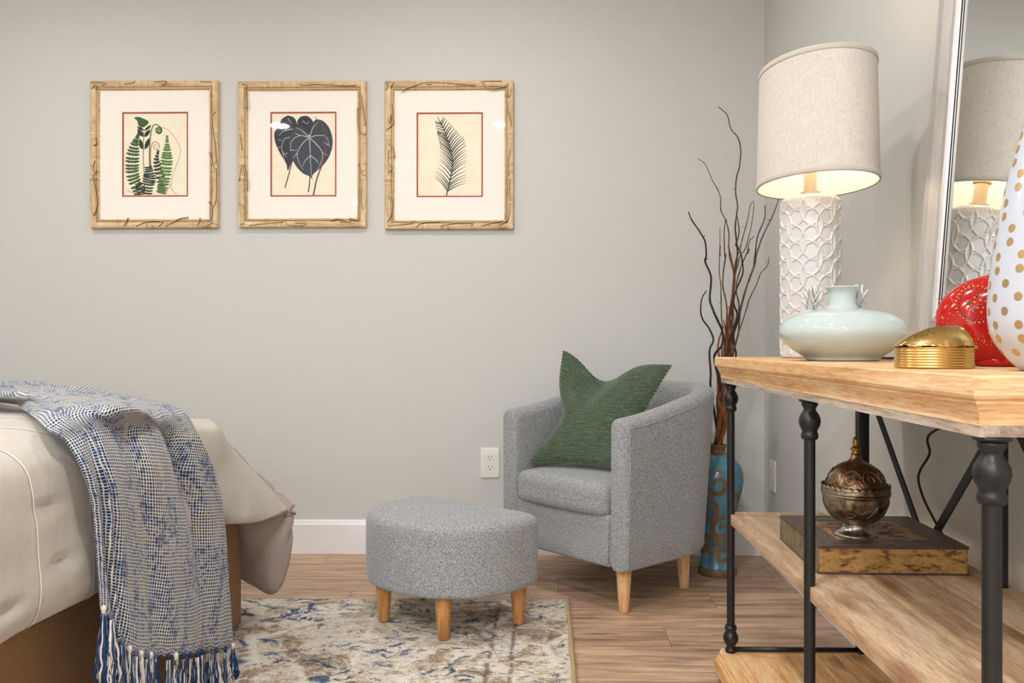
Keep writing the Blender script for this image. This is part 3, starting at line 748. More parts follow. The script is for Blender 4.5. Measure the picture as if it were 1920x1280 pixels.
# ------------------------------------------------------------------ book box and covered bowl
bk = thing('book_box', 'large antique-style book box with gilt mottled edges on the middle shelf', 'box', (.6430, 1.713, SZ), radians(-1.5))
bx, by_ = .137, .141
def rbox(name, hx, hy, z0, z1, mat, parent, r, **k):
    vs = []; ns = 8; cs = [(hx - r, hy - r, 0), (-hx + .003, hy - .003, 90), (-hx + .003, -hy + .003, 180), (hx - r, -hy + r, 270)]
    out = []
    for cx, cy, a0 in cs:
        rr = r if cx > 0 else .003
        for q in range(ns + 1): a = radians(a0 + 90 * q / ns); out.append((cx + rr * cos(a), cy + rr * sin(a)))
    n = len(out); vs = [(x, y, z0) for x, y in out] + [(x, y, z1) for x, y in out]
    fs = [(i, (i + 1) % n, n + (i + 1) % n, n + i) for i in range(n)] + [tuple(reversed(range(n))), tuple(range(n, 2 * n))]
    return mobj(name, vs, fs, mat, parent, smooth=False, **k)
rbox('back_cover', bx, by_, .0004, .0035, MBOOKD, bk, .006)
rbox('page_block', bx - .002, by_ - .002, .0035, .0475, MBOOKG, bk, .005)
box('spine_side', -bx + .0005, -bx + .0025, -by_ + .001, by_ - .001, .003, .048, MBOOKS, bk, label='olive worn side panel')
rbox('front_cover', bx, by_, .0475, .0520, MBOOKD, bk, .006)
mb = MB(); mb.add(*box_bm(-.085, .085, -.085, .085, .0520, .0523)); mb.build('cover_panel', MBOOKP, bk, smooth=False, label='faded tan printed picture panel')
for q in (.090, .132):
    pts = [(-q, -q, .0522), (q, -q, .0522), (q, q, .0522), (-q, q, .0522)]
    vs, fs = tube(pts, .0006, 4, close=True); mobj('gilt_line', vs, fs, MBOOKS, bk)
mb = MB(); rnd = random.Random(5)
for k in range(46):
    x, y = rnd.uniform(-.07, .07), rnd.uniform(-.07, .07); a = rnd.uniform(0, 6.3); pts = []
    for q in range(7): pts.append((x, y, .0525)); x += .005 * cos(a); y += .005 * sin(a); a += rnd.uniform(-.3, 1.1)
    mb.add(*tube(pts, .0006, 4))
o = mb.build('engraved_lines', MBOOKD, bk, label='engraved drawing lines on the cover'); o['kind'] = 'stuff'

bw = thing('covered_bowl', 'round tarnished silver footed bowl with domed lid standing on the book box', 'bowl', (.604, 1.666, SZ + .0525))
foot = [(.039, .0003), (.0405, .001), (.0400, .003), (.0340, .006), (.0285, .010), (.0255, .015), (.0245, .019), (.0255, .021)]
vs, fs = lathe(foot, 64); mobj('foot', vs, fs, MFOOT, bw, label='polished flared silver foot')
bowl = [(.022, .0205)] + [(.0655 * cos(q), .079 + .0615 * sin(q)) for q in [-1.22 + k * (1.22 + .06) / 20 for k in range(21)]] + [(.0675, .084), (.0680, .0862), (.0672, .088), (.060, .088)]
bowl = [(r_ * .935, z_ * .94 if z_ > .03 else z_) for r_, z_ in bowl]
vs, fs = lathe(bowl, 96); mobj('bowl_body', vs, fs, MBOWL, bw)
# scalloped gallery rim
n = 240; vs = []
for r, z, top in ((.0672, .0882, 0), (.0685, .091, 0), (.0665, .094, 0), (.0672, .0965, 0), (.0678, .101, 1), (.0660, .1008, 1), (.0650, .095, 0), (.0648, .0882, 0)):
    for i in range(n):
        a = 2 * pi * i / n; sc = abs(sin(a * 16)) * .0042 if top else 0
        vs.append((r * .94 * cos(a), r * .94 * sin(a), z + sc - .0055))
fs = []
for j in range(8):
    for i in range(n): fs.append((j * n + i, j * n + (i + 1) % n, ((j + 1) % 8) * n + (i + 1) % n, ((j + 1) % 8) * n + i))
mobj('scalloped_rim', vs, fs, MBOWL, bw)
dome = [(.0595, .0835)] + [(.0572 * cos(q) ** .9 if q < 1.5 else .002, .0865 + .0575 * sin(q)) for q in [k * 1.32 / 18 for k in range(19)]] + [(.0150, .1440), (.0105, .1475), (.0085, .1530), (.0078, .1580)]
vs, fs = lathe(dome, 96); ld = mobj('domed_lid', vs, fs, MDOME, bw)
for k in range(9):   # chased scroll relief on the dome
    a0 = 2 * pi * k / 9; pts = []
    for q in range(26):
        t = q / 25; sp = .36 * (1 - t) ; aa = a0 + sp * cos(t * 11) ; el = .50 + (sp * 1.05) * sin(t * 11)
        el = max(.12, min(1.1, el)); r = .0572 * cos(el) ** .9 + .0002; pts.append((r * cos(aa), r * sin(aa), .0865 + .0575 * sin(el) + .0002))
    vs, fs = tube(pts, .0011, 6); mobj('scroll_relief', vs, fs, MBOWL, ld)
for k in range(12):
    a0 = 2 * pi * k / 12; pts = []
    for q in range(15):
        t = q / 14 * 2 * pi; el = -.35 + .26 * sin(t); aa = a0 + .22 * cos(t); r = (.0655 * cos(el) + .0001) * .935; pts.append((r * cos(aa), r * sin(aa), (.079 + .0615 * sin(el)) * .94))
    vs, fs = tube(pts[:-1], .0007, 6, close=True); mobj('chased_band', vs, fs, MBOWL, bw)
knob = [(.0075, .157), (.0078, .159), (.0060, .162), (.0098, .166), (.0100, .168), (.0056, .171), (.0045, .176), (.0060, .180), (.0050, .186), (.0035, .189), (.0006, .1905)]
vs, fs = lathe(knob, 32); mobj('lid_finial', vs, fs, M('finial_gilt', (164, 122, 66), .3, 1).m, ld, label='gilt turned finial')

# ------------------------------------------------------------------ armchair
ch = thing('armchair', 'grey heathered tub armchair with rounded back on tapered beech legs', 'armchair', (.284, 3.076, 0), radians(-47.3))
def ulen():
    pts = []
    h = .303; s0 = -.298; yc = .005
    for k in range(9): pts.append((h, s0 + (yc - s0) * k / 8, 1, 0))
    for k in range(1, 24): a = pi * k / 24; pts.append((h * cos(a), yc + .308 * sin(a), cos(a), sin(a)))
    for k in range(9): pts.append((-h, yc + (s0 - yc) * k / 8, -1, 0))
    return pts
U = ulen(); TH = .078; ZB = .143
def htop(y): return .618 + .092 * sm(-.36, .30, y)
def ring_section(x, y, nx, ny, th, drop=0, fwd=0):
    zt = htop(y) - drop; out = []
    flare = lambda z: (z - ZB) / (zt - ZB)
    rr = th * .46
    def P(off, z):   # off: distance inward from the nominal outer face
        f = flare(z); g = .048 * ny * (f - .62) + .012 * (f - .5) * abs(nx) * (1 if ny > .01 else .2)
        return (x + nx * (g - off), y + ny * (g - off) - fwd, z)
    out.append(P(.012, ZB)); out.append(P(.003, ZB + .004)); out.append(P(0, ZB + .012))
    for k in range(1, 7): out.append(P(0, ZB + .012 + (zt - rr - ZB - .012) * k / 6))
    for k in range(1, 10): q = pi * k / 10; out.append(P(th / 2 - th / 2 * cos(q), zt - rr + rr * sin(q) ** .8))
    for k in range(0, 7): out.append(P(th, (zt - rr) - (zt - rr - .16) * k / 6))
    out.append(P(th - .01, ZB))
    return out
secs = []
def endcap(k, which):
    x, y, nx, ny = U[which]
    r = .020; q = pi / 2 * k / 5; sh = r * (1 - cos(q)); 
    th = TH - 2 * sh; return ring_section(x - nx * sh, y, nx, ny, th, sh * .9, -0 + r * sin(q))
for k in range(5, 0, -1): secs.append(endcap(k, 0))
for u in U: secs.append(ring_section(*u, TH))
for k in range(1, 6): secs.append(endcap(k, -1))
vs = []; m_ = len(secs[0])
for s in secs: vs += s
fs = []
for j in range(len(secs) - 1):
    for i in range(m_): fs.append((j * m_ + i, (j + 1) * m_ + i, (j + 1) * m_ + (i + 1) % m_, j * m_ + (i + 1) % m_))
fs += [tuple(range(m_)), tuple(reversed(range((len(secs) - 1) * m_, len(secs) * m_)))]
mobj('barrel_shell', vs, fs, MFAB, ch, auto=60)
# seams: top edge outside
def seam_pts(off, dz):
    out = []
    for x, y, nx, ny in U:
        zt = htop(y); g = .048 * ny * .30 + .004 * abs(nx) * (1 if ny > .01 else .2); out.append((x + nx * (g + off), y + ny * (g + off), zt - TH * .46 + dz))
    return out
vs, fs = tube(seam_pts(.0005, .004), .0016, 6); mobj('piping', vs, fs, MFAB, ch)
for s in (1, -1):
    vs, fs = tube([(s * .3025, -.3035, .155), (s * .3025, -.3035, .575)], .0014, 6); mobj('piping', vs, fs, MFAB, ch)
    vs, fs = tube([(s * .2205, -.3145, .155), (s * .2205, -.3145, .30)], .0013, 6); mobj('piping', vs, fs, MFAB, ch)
# front base panel + deck
vs, fs = roundbox(.2245, .25, .083, .012, 8); mobj('seat_base', [v + Vector((0, -.0635, .2265)) for v in vs], fs, MFAB, ch, auto=60)
def cpuff(v):
    e = (1 - (v.x / .2175) ** 2) * (1 - (v.y / .235) ** 2); e = max(0, e)
    return Vector((v.x, v.y - .012 * (1 - (v.x / .205) ** 2) * (1 if v.y < 0 else 0) * (1 if v.y < -.2 else 0) , v.z + (.016 * e ** .5 if v.z > 0 else -.0) - .012 * sm(-.1, -.235, v.y) * (0 if v.z > 0 else 1)))
vs, fs = roundbox(.2175, .235, .047, .030, 10, cpuff); mobj('seat_cushion', [v + Vector((0, -.092, .358)) for v in vs], fs, MFAB, ch)
def tleg(parent, x, y, h, r0, r1, lean, mat, z0=0):
    pr = [(r1 * .8, 0), (r1, .003), (r1 + (r0 - r1) * .5, h * .5), (r0, h), (r0 * .9, h + .003)]
    vs, fs = lathe(pr, 28); d = Vector((x, y, 0)).normalized() * lean
    vs = [Vector(v) + d * ((h - v[2]) / h) + Vector((x, y, z0)) for v in vs]; o = mobj('leg', vs, fs, mat, parent, auto=50)
    pr = [(r1 * .7, -.0), (r1 * .75, .001)]; return o
for x, y in ((.240, -.262), (-.240, -.262), (.195, .095), (-.195, .095)):
    tleg(ch, x, y, .142, .0255, .0165, .004, MLEG)
    vs, fs = lathe([(.014, .0002), (.0155, .001), (.0155, .0022)], 20, (x + .0, y, 0))

# ------------------------------------------------------------------ green pillow
def bil(c, u, v): return c[0] * (1 - u) * (1 - v) + c[1] * u * (1 - v) + c[2] * u * v + c[3] * (1 - u) * v
PC = [W(994, 868, 3.055), W(1160, 880, 2.86), W(1259, 685, 3.06), W(1057, 658, 3.115)]
nrm = ((PC[1] - PC[0]).cross(PC[3] - PC[0])).normalized()
if nrm.y > 0: nrm = -nrm
def pil(u, v, side):
    # pull edge midpoints inwards, chop the top middle
    cu, cv = u * 2 - 1, v * 2 - 1
    uu = .5 + cu * .5 * (1 - .075 * (1 - cv * cv) * abs(cu)); vv = .5 + cv * .5 * (1 - .055 * (1 - cu * cu) * abs(cv))
    p = bil(PC, uu, vv)
    chop = exp(-((u - .38) / .24) ** 2) * sm(.35, 1.0, v); fl = (1 - abs(cu) ** 4) 
    p = p + Vector((0, 0, -.082)) * chop * fl
    p = p + (PC[1] - PC[0]).normalized() * .062 * exp(-((v - .40) / .24) ** 2) * sm(.55, 0, u) * (1 - sm(.18, 0, v))
    t = (max(0, 1 - cu ** 2) ** .55) * (max(0, 1 - cv ** 2) ** .55)
    th = .062 * t * (1 - .25 * chop)
    wr = .004 * nz(u * 5, v * 5, 3) * t + .003 * sin((u * 1.0 + v * .6) * 14) * t * sm(.6, 1, v)
    if side > 0: p = p + nrm * (th + wr)
    else: p = p - nrm * th * .55
    return p
n = 44; vs = []; uvs = []; fs = []
for side in (1, -1):
    for j in range(n + 1):
        for i in range(n + 1): vs.append(pil(i / n, j / n, side)); uvs.append((i / n, j / n))
for s in (0, 1):
    b = s * (n + 1) ** 2
    for j in range(n):
        for i in range(n):
            q = (b + j * (n + 1) + i, b + j * (n + 1) + i + 1, b + (j + 1) * (n + 1) + i + 1, b + (j + 1) * (n + 1) + i)
            fs.append(q if s == 0 else tuple(reversed(q)))
PB = Vector((PC[0] + PC[1]) / 2)
pl = thing('throw_pillow', 'dark green slub-woven throw pillow with chopped top and stitched edge', 'pillow', PB)
pw = mobj('pillow_cover', [v - PB for v in vs], fs, MGREEN, pl, uvs=uvs)
MSTA = mat_plain('stitch_dark', (38, 50, 38), .9); MSTB = mat_plain('stitch_tan', (176, 160, 112), .9)
edge = [pil(i / 60, 0, 0) for i in range(60)] + [pil(1, i / 60, 0) for i in range(60)] + [pil(1 - i / 60, 1, 0) for i in range(60)] + [pil(0, 1 - i / 60, 0) for i in range(60)]
edge = [e - PB for e in edge]
vs, fs = tube(edge, .0022, 6, close=True); mobj('edge_seam', vs, fs, MGREEN, pl)
for par, mat in ((0, MSTA), (1, MSTB)):
    mb = MB()
    for i in range(0, 240, 1):
        if i % 2 != par: continue
        a = edge[i]; b = edge[(i + 1) % 240]; d = (b - a).normalized(); side = d.cross(nrm).normalized()
        mb.add(*tube([a - side * .0028 - nrm * .001, a + nrm * .003 + d * .001, a + side * .0028 + d * .003 - nrm * .001], .0011, 5))
    o = mb.build('whip_stitch', mat, pl, label=('dark' if par == 0 else 'tan') + ' whip stitches along the edge'); o['kind'] = 'stuff'

# ------------------------------------------------------------------ ottoman
ot = thing('ottoman', 'grey D-shaped upholstered ottoman on four tapered oak legs, on the rug', 'ottoman', (-.209, 2.728, 0), radians(-38.5))
def otp(a):
    # superellipse half disc: flat back at y=0, rounded to -0.37
    pts = []
n = 96; out = []
for k in range(n):
    a = 2 * pi * k / n; c, s = cos(a), sin(a)
    if s > 0: x = .272 * (1 if c >= 0 else -1) * abs(c) ** .32; y = -.105 + .105 * abs(s) ** .32
    else: x = .272 * (1 if c >= 0 else -1) * abs(c) ** .92; y = -.105 - .262 * abs(s) ** .92
    out.append(Vector((x, y, 0)))
cen = Vector((0, -.16, 0))
rings = [(.90, .138), (.975, .139), (.995, .146), (1.0, .160)] + [(1.0 + .004 * sin(pi * k / 6), .16 + .155 * k / 6) for k in range(1, 7)]
rings += [(1 - .10 * (1 - cos(q)), .315 + .028 * sin(q)) for q in [pi / 2 * k / 6 for k in range(1, 7)]] + [(.80, .3475), (.6, .352), (.4, .3545), (.2, .3555), (.02, .356)]
vs = []
for s, z in rings:
    for p in out: q = cen + (p - cen) * s; vs.append((q.x, q.y, z))
fs = []
for j in range(len(rings) - 1):
    for i in range(n): fs.append((j * n + i, j * n + (i + 1) % n, (j + 1) * n + (i + 1) % n, (j + 1) * n + i))
fs += [tuple(reversed(range(n))), tuple(range((len(rings) - 1) * n, len(rings) * n))]
mobj('upholstered_body', vs, fs, MFAB, ot)
for x, y in ((.205, -.045), (-.205, -.045), (.128, -.285), (-.128, -.285)):
    tleg(ot, x, y, .127, .0255, .0165, .0, MLEG2, .0115)

# ------------------------------------------------------------------ rug
RX1, RY1, RX0, RY0 = .078, 2.812, -2.35, .55
rug = thing('area_rug', 'distressed beige rug with navy and brown pattern under the ottoman', 'rug', (RX1, RY1, 0))
nx_, ny_ = 150, 130; vs = []; fs = []
for j in range(ny_ + 1):
    for i in range(nx_ + 1):
        x = RX0 + (RX1 - .004 - RX0) * i / nx_; y = RY0 + (RY1 - RY0) * j / ny_
        vs.append((x - RX1, y - RY1, .0100 + .0010 * nz(x * 14, y * 14)))
for j in range(ny_):
    for i in range(nx_): fs.append((j * (nx_ + 1) + i, j * (nx_ + 1) + i + 1, (j + 1) * (nx_ + 1) + i + 1, (j + 1) * (nx_ + 1) + i))
mobj('rug_pile', vs, fs, MRUG, rug)
box('rug_backing', RX0 - RX1, -.004, RY0 - RY1, 0, .0005, .0088, MBIND, rug)
mb = MB(); y = RY0 - RY1; rnd = random.Random(9)
while y < 0:
    mb.add(*tube([(-.007, y, .0105), (-.002, y + .001, .0135), (.0035, y + .002, .008), (.002, y + .0025, .0015)], .0026, 5)); y += .0052
o = mb.build('edge_binding', MBIND, rug, label='tan corded edge binding'); o['kind'] = 'stuff'
mb = MB(); x = RX0 - RX1
while x < -.004:    # ragged tufts along the far edge
    h = rnd.uniform(.001, .004); mb.add(*tube([(x, -.004, .009), (x + rnd.uniform(-.003, .003), .0005 + rnd.uniform(0, .003), .011 + h)], [.0022, .0008], 4)); x += .0042
for k in range(420):
    yy = rnd.uniform(RY0 - RY1, 0); mb.add(*tube([(-.010, yy, .009), (-.009 + rnd.uniform(-.003, .003), yy + rnd.uniform(-.003, .003), .0145)], [.0022, .0008], 4))
o = mb.build('edge_tufts', mat_cotton('rug_tuft', (206, 192, 166)), rug); o['kind'] = 'stuff'

# ------------------------------------------------------------------ bed, comforter, throw
bed = thing('bed', 'bed corner with a brown cloth skirt at the left', 'bed', (-1.9, 1.79, 0))
def bl(x, y, z): return (x + 1.9, y - 1.79, z)
vs, fs = roundbox(.88, .64, .11, .05, 8); mobj('mattress', [v + Vector((0, -.06, .535)) for v in vs], fs, MMAT, bed)
vs, fs = roundbox(.93, .73, .10, .02, 4); mobj('box_spring', [v + Vector((0, 0, .31)) for v in vs], fs, MMAT, bed)
vs = []; path = []
k = 0; L = 0
for y in [1.03 + q * .015 for q in range(int(1.53 / .015) + 1)]: path.append((-.915, min(y, 2.56), 1, 0))
for x in [-.915 - q * .03 for q in range(1, 62)]: path.append((x, 2.56, 0, 1))
path = [(-2.8 + q * .05, 1.03, 0, -1) for q in range(0, 37)] + path
def skirt_pt(p, t):
    x, y, nx, ny = p; s = (x + y); f = .010 * sin(s * 9) * t + .006 * nz(s * 12, t * 2) * t
    if nx and y > 2.45: f *= 1 - sm(2.45, 2.56, y)
    # a box pleat
    return bl(x + nx * (f - .018 * exp(-((y - 1.245) / .012) ** 2) * nx), y + ny * f, .012 + (.43 - .012) * (1 - t))
NT = 12
for p in path:
    for j in range(NT + 1): vs.append(skirt_pt(p, j / NT))
fs = []
for i in range(len(path) - 1):
    for j in range(NT): a = i * (NT + 1) + j; fs.append((a, a + 1, a + NT + 2, a + NT + 1))
sk = mobj('bed_skirt', vs, fs, MSKIRT, bed); md = sk.modifiers.new('thick', 'SOLIDIFY'); md.thickness = .003

CB = Vector((-1.9, 1.79, .66))
cprof = []   # (x, z) along the profile from the bed middle to hem
for q in [(-2.85, .700), (-2.4, .705), (-2.0, .708), (-1.6, .706), (-1.3, .703), (-1.1, .700), (-.98, .694), (-.91, .680), (-.865, .652), (-.842, .615), (-.832, .57), (-.826, .52), (-.822, .47), (-.822, .43), (-.828, .40), (-.842, .385), (-.862, .39), (-.875, .41), (-.885, .45)]: cprof.append(q)
CP = [(p.x, p.y) for p in cat([(a, b, 0) for a, b in cprof], 5)]
HEM = None
def csurf(y, k):
    """k index into CP; y along the bed side"""
    x, z = CP[k]; t = k / (len(CP) - 1)
    s = sm(.36, .5, t) 
    dx = (.016 * nz(y * 3.2, z * 5, 1) + .006 * nz(y * 9, z * 12, 4)) * s * (1 - sm(.86, 1, t) * .5)
    dx -= .012 * sum(exp(-(((y - a) / .035) ** 2 + ((z - b) / .012) ** 2)) for a, b in ((1.44, .575), (1.46, .475), (1.30, .44), (1.62, .52))) * s
    dz = .007 * nz(x * 4, y * 4, 2) * (1 - s) - .050 * sm(1.75, 2.45, y) * sm(-1.5, -.98, x) * (1 - s)
    return Vector((x + dx, y, z + dz))
TC = W(545, 957, 2.585); UC = W(521, 1101, 2.62); UM = W(488, 1092, 2.64); VC = W(424, 1056, 2.68)
khem = max(range(len(CP)), key=lambda k: -CP[k][1] if k > 60 else -9)
rowsY = [.96 + 1.24 * q / 62 for q in range(63)]
vs = []; mC = len(CP)
for y in rowsY:
    for k in range(mC): vs.append(csurf(y, k))
# rows that turn into the hanging corner
A0 = Vector((-.965, 2.50, .675))
def ridge(k):
    t = k / khem
    if k > khem:   # turned-under edge
        f = (k - khem) / (mC - 1 - khem); return TC + Vector((-.02, -.004, .02)) * f * 1.5
    x, z = CP[k]
    if x < -1.0: return Vector((x, 2.50 + .02, z - .075 * sm(-1.45, -1.0, x)))
    k0 = next(i for i in range(mC) if CP[i][0] >= -1.0); f = (k - k0) / (khem - k0)
    P = cat([Vector((-1.0, 2.51, .630)), W(397, 788, 2.50), W(425, 825, 2.52), W(470, 875, 2.55), W(515, 920, 2.575), TC], 10)
    return P[min(len(P) - 1, int(f * (len(P) - 1)))]
NR = 14
ylast = rowsY[-1]
for r in range(1, NR + 1):
    s = r / NR
    for k in range(mC):
        a = csurf(ylast + .06 * s, k); b = ridge(k); e = s ** 1.25
        p = a.lerp(b, e); kk = k / khem
        bulge = sin(pi * s) * sm(.5, 1.0, kk) * (1 if k <= khem else .4)
        p = p + Vector((.022 * bulge + .010 * sin(s * 9 + kk * 5) * sm(.6, 1, kk) * (1 - s), 0, -.012 * bulge))
        vs.append(p)
fs = []
for i in range(len(rowsY) + NR - 1):
    for k in range(mC - 1): a = i * mC + k; fs.append((a, a + 1, a + mC + 1, a + mC))
comf = thing('comforter', 'taupe quilted cotton comforter with thin white stripes draped over the bed', 'comforter', CB)
cm = mobj('comforter_top', [v - CB for v in vs], fs, MCOMF, comf)
md = cm.modifiers.new('thick', 'SOLIDIFY'); md.thickness = .006; md.offset = -1
# hanging far side: the turned corner shows its lining
KL = 20; NS = 18
RG = cat([Vector((-1.0, 2.52, .625)), W(396, 792, 2.515), W(425, 828, 2.535), W(470, 880, 2.565), W(515, 924, 2.59), TC + Vector((0, .006, 0))], 4)
HE = cat([TC + Vector((0, .006, 0)), W(538, 1020, 2.60), UC, UM, W(455, 1074, 2.66), VC], 5)
vsF = []
nE = len(HE)
for i in range(nE):
    s = i / (nE - 1)
    for j in range(KL + 1):
        t = j / KL; top = RG[min(len(RG) - 1, int((1 - s) * (len(RG) - 1)))]
        p = top.lerp(HE[i], t); bul = sin(pi * t) * sin(pi * min(1, s * 1.1))
        p = p + Vector((.01, -.045, -.0)) * bul * .9 + Vector((.004, -.012, 0)) * (nz(s * 6, t * 5, 8) + .6 * sin(s * 9 + t * 5)) * sin(pi * t)
        vsF.append(p)
fsF = []
for i in range(nE - 1):
    for j in range(KL): a = i * (KL + 1) + j; fsF.append((a, a + KL + 1, a + KL + 2, a + 1))
ln = mobj('comforter_lining', [v - CB for v in vsF], fsF, MLIN, comf, label='mauve-grey lining at the turned corner')
md = ln.modifiers.new('thick', 'SOLIDIFY'); md.thickness = .022; md.offset = 1
vs, fs = tube([p - CB for p in HE], .0045, 8); mobj('hem_piping', vs, fs, MLIN, comf)
# rest of the far side
vsF = []; fsF = []; xs = [-.97 - q * .08 for q in range(24)]
for i, x in enumerate(xs):
    for j in range(10):
        t = j / 9; z0 = .622 + .068 * sm(-1.0, -1.45, x); vsF.append(Vector((x, 2.52 + .10 * sm(0, .5, t) + .012 * sin(x * 11) * t, z0 - (z0 - .24) * t)) - CB)
for i in range(23):
    for j in range(9): a = i * 10 + j; fsF.append((a, a + 1, a + 11, a + 10))
fd = mobj('far_drape', vsF, fsF, MCOMF, comf); fd.modifiers.new('thick', 'SOLIDIFY').thickness = .008
# white stripes
for y in (1.02, 1.20, 1.385, 1.545, 1.72, 1.90):
    vs = []
    for k in range(20, khem + 8):
        p = csurf(y + .010 * sin(k * .05), k); q = csurf(y + .004 + .010 * sin(k * .05), k)
        a = csurf(y, min(k + 1, mC - 1)) - csurf(y, k - 1); nn = Vector((-a.z, 0, a.x)); nn = nn.normalized() if nn.length > 0 else Vector((1, 0, 0))
        if nn.x < 0 and k > 40 and k < khem: nn = -nn
        if nn.z < 0 and k <= 40: nn = -nn
        if k >= khem - 2: nn = Vector((.5 - (k - khem) * .1, 0, -.8)).normalized()
        vs += [p + nn * .0016 - CB, q + nn * .0016 - CB]
    mobj('white_stripe', vs, [(2 * i, 2 * i + 1, 2 * i + 3, 2 * i + 2) for i in range(len(vs) // 2 - 1)], MSTRIPE, comf, label='thin white stripe')

# throw blanket
XT = -.792
Lc = [WX(187, 1137, XT), WX(180, 1050, XT - .004), WX(171, 950, XT - .006), WX(153, 886, XT - .012), WX(125, 830, -.835), WH(84, 802, .703), WH(47, 770, .712), WH(0, 752, .716), Vector((-1.55, 1.98, .716)), Vector((-1.9, 2.0, .716))]
C1 = [WX(236, 1222, XT + .006), WX(226, 1090, XT), WX(216, 960, XT - .004), WX(203, 875, XT - .012), WX(186, 806, -.835), WH(150, 775, .722), WH(95, 754, .735), WH(30, 741, .742), Vector((-1.55, 2.05, .735)), Vector((-1.9, 2.1, .733))]
C2 = [WX(335, 1228, XT + .008), WX(327, 1100, XT), WX(316, 970, XT - .004), WX(300, 880, XT - .010), WX(272, 805, -.835), WH(236, 768, .723), WH(160, 752, .732), WH(60, 731, .748), Vector((-1.6, 2.15, .738)), Vector((-1.9, 2.2, .735))]
Rc = [WX(434, 1212, XT), WX(426, 1080, XT), WX(417, 970, XT - .004), WX(398, 887, XT - .008), WX(370, 822, -.81), WX(337, 772, -.865), WH(265, 752, .712), WH(70, 719, .757), Vector((-1.6, 2.32, .738)), Vector((-1.9, 2.35, .735))]
cols = [cat(c, 14) for c in (Lc, C1, C2, Rc)]
NV = len(cols[0]); NU = 90; vs = []; uvs = []; vlen = 0; prevc = None
for v in range(NV):
    rowp = cat([c[v] for c in cols], NU // 3)
    ctr = rowp[len(rowp) // 2]
    if prevc is not None: vlen += (ctr - prevc).length
    prevc = ctr
    for i, p in enumerate(rowp):
        u = i / (len(rowp) - 1); hang = 1 - sm(42, 80, v)
        # fold relief
        am = .006 + .010 * hang
        f = sin(u * 21 + .5 * sin(v * .05)) * .45 + sin(u * 43 + v * .03) * .18 + .8 * nz(u * 4, v * .035, 5)
        f -= 1.25 * exp(-((u - .86 + .0007 * v) / .038) ** 2) * sm(0, 30, v) 
        f += 1.2 * exp(-((u - .235 + .0012 * max(0, v - 30)) / .03) ** 2) * hang
        f *= 1 - .5 * exp(-((u) / .05) ** 2)
        out_ = Vector((1, -.35, .0)) * hang + Vector((.0, -.2, 1)) * (1 - hang)
        rp = p + out_ * (am * f) 
        sc = .0030 * sin(u * 150) * (1 if v < 2 else 0); rp.z -= sc
        ulen_ = 0 if i == 0 else ulen_ + (rp - vs[-1]).length
        vs.append(rp); uvs.append((ulen_ + .25 * .0, vlen))
nu = len(rowp); fs = []
for v in range(NV - 1):
    for i in range(nu - 1): a = v * nu + i; fs.append((a, a + 1, a + nu + 1, a + nu))
TB = Vector((-.9, 1.9, .72))
th_ = thing('throw_blanket', 'loosely woven blue, white and beige throw with tassels over the bed corner', 'blanket', TB)
hemrow = [vs[i].copy() for i in range(nu)]
tw = mobj('woven_cloth', [v - TB for v in vs], fs, MTHROW, th_, uvs=uvs)
md = tw.modifiers.new('thick', 'SOLIDIFY'); md.thickness = .006; md.offset = 0
MY = [mat_plain('yarn_white', (226, 222, 214), .95, spec=.1), mat_plain('yarn_navy', (44, 64, 106), .95, spec=.1), mat_plain('yarn_slate', (100, 108, 126), .95, spec=.1), mat_plain('yarn_cream', (208, 196, 176), .95, spec=.1)]
rnd = random.Random(21)
NTS = 23
for k in range(NTS):
    u = (k + .5) / NTS + rnd.uniform(-.008, .008); h = hemrow[min(nu - 1, int(u * nu))]; T = h + Vector((.006, -.004, .004))
    mbs = [MB() for _ in MY]; tot = []
    base_mix = rnd.choice([(3, 6, 2, 1), (2, 6, 3, 1), (4, 4, 2, 2), (3, 5, 3, 2)])
    if k < 2: base_mix = (3, 7, 1, 1)
    Ln = .155 if k > 2 else .125
    Ln = min(Ln, T.z - .014) if T.z > .03 else .03
    for mi, cnt in enumerate(base_mix):
        for q in range(cnt * 3):
            a = rnd.uniform(0, 2 * pi); sp = rnd.uniform(.2, 1) * .017; L = Ln * rnd.uniform(.85, 1.02); ph = rnd.uniform(0, 6.3); pts = []
            for j in range(9):
                t = j / 8; r = .0035 + sp * sm(0, .8, t); w = .0024 * sin(ph + t * 17) * t
                pts.append(T + Vector((r * cos(a) * .6 + w, r * sin(a) * 1.15 + w, -.008 - L * t)))
            mbs[mi].add([v - TB for v in tube(pts, .0021, 4)[0]], tube(pts, .0021, 4)[1])
    allm = MB(); idx = []
    for mi, m_ in enumerate(mbs): 
        allm.add(m_.v, m_.f); idx += [mi] * len(m_.f)
    kv, kf = lathe([(.003, -.012), (.0050, -.009), (.0045, -.006), (.0062, -.002), (.0058, .003), (.003, .007)], 16, c=T - TB, rfun=lambda a, z, r: .0011 * sin(a * 3 + z * 900))
    kv = [(T - TB) + (Vector(q) - (T - TB)) * .78 for q in kv]; allm.add(kv, kf); idx += [rnd.choice((0, 1, 2))] * len(kf)
    allm.build('tassel', None, th_, mats=MY, midx=idx)

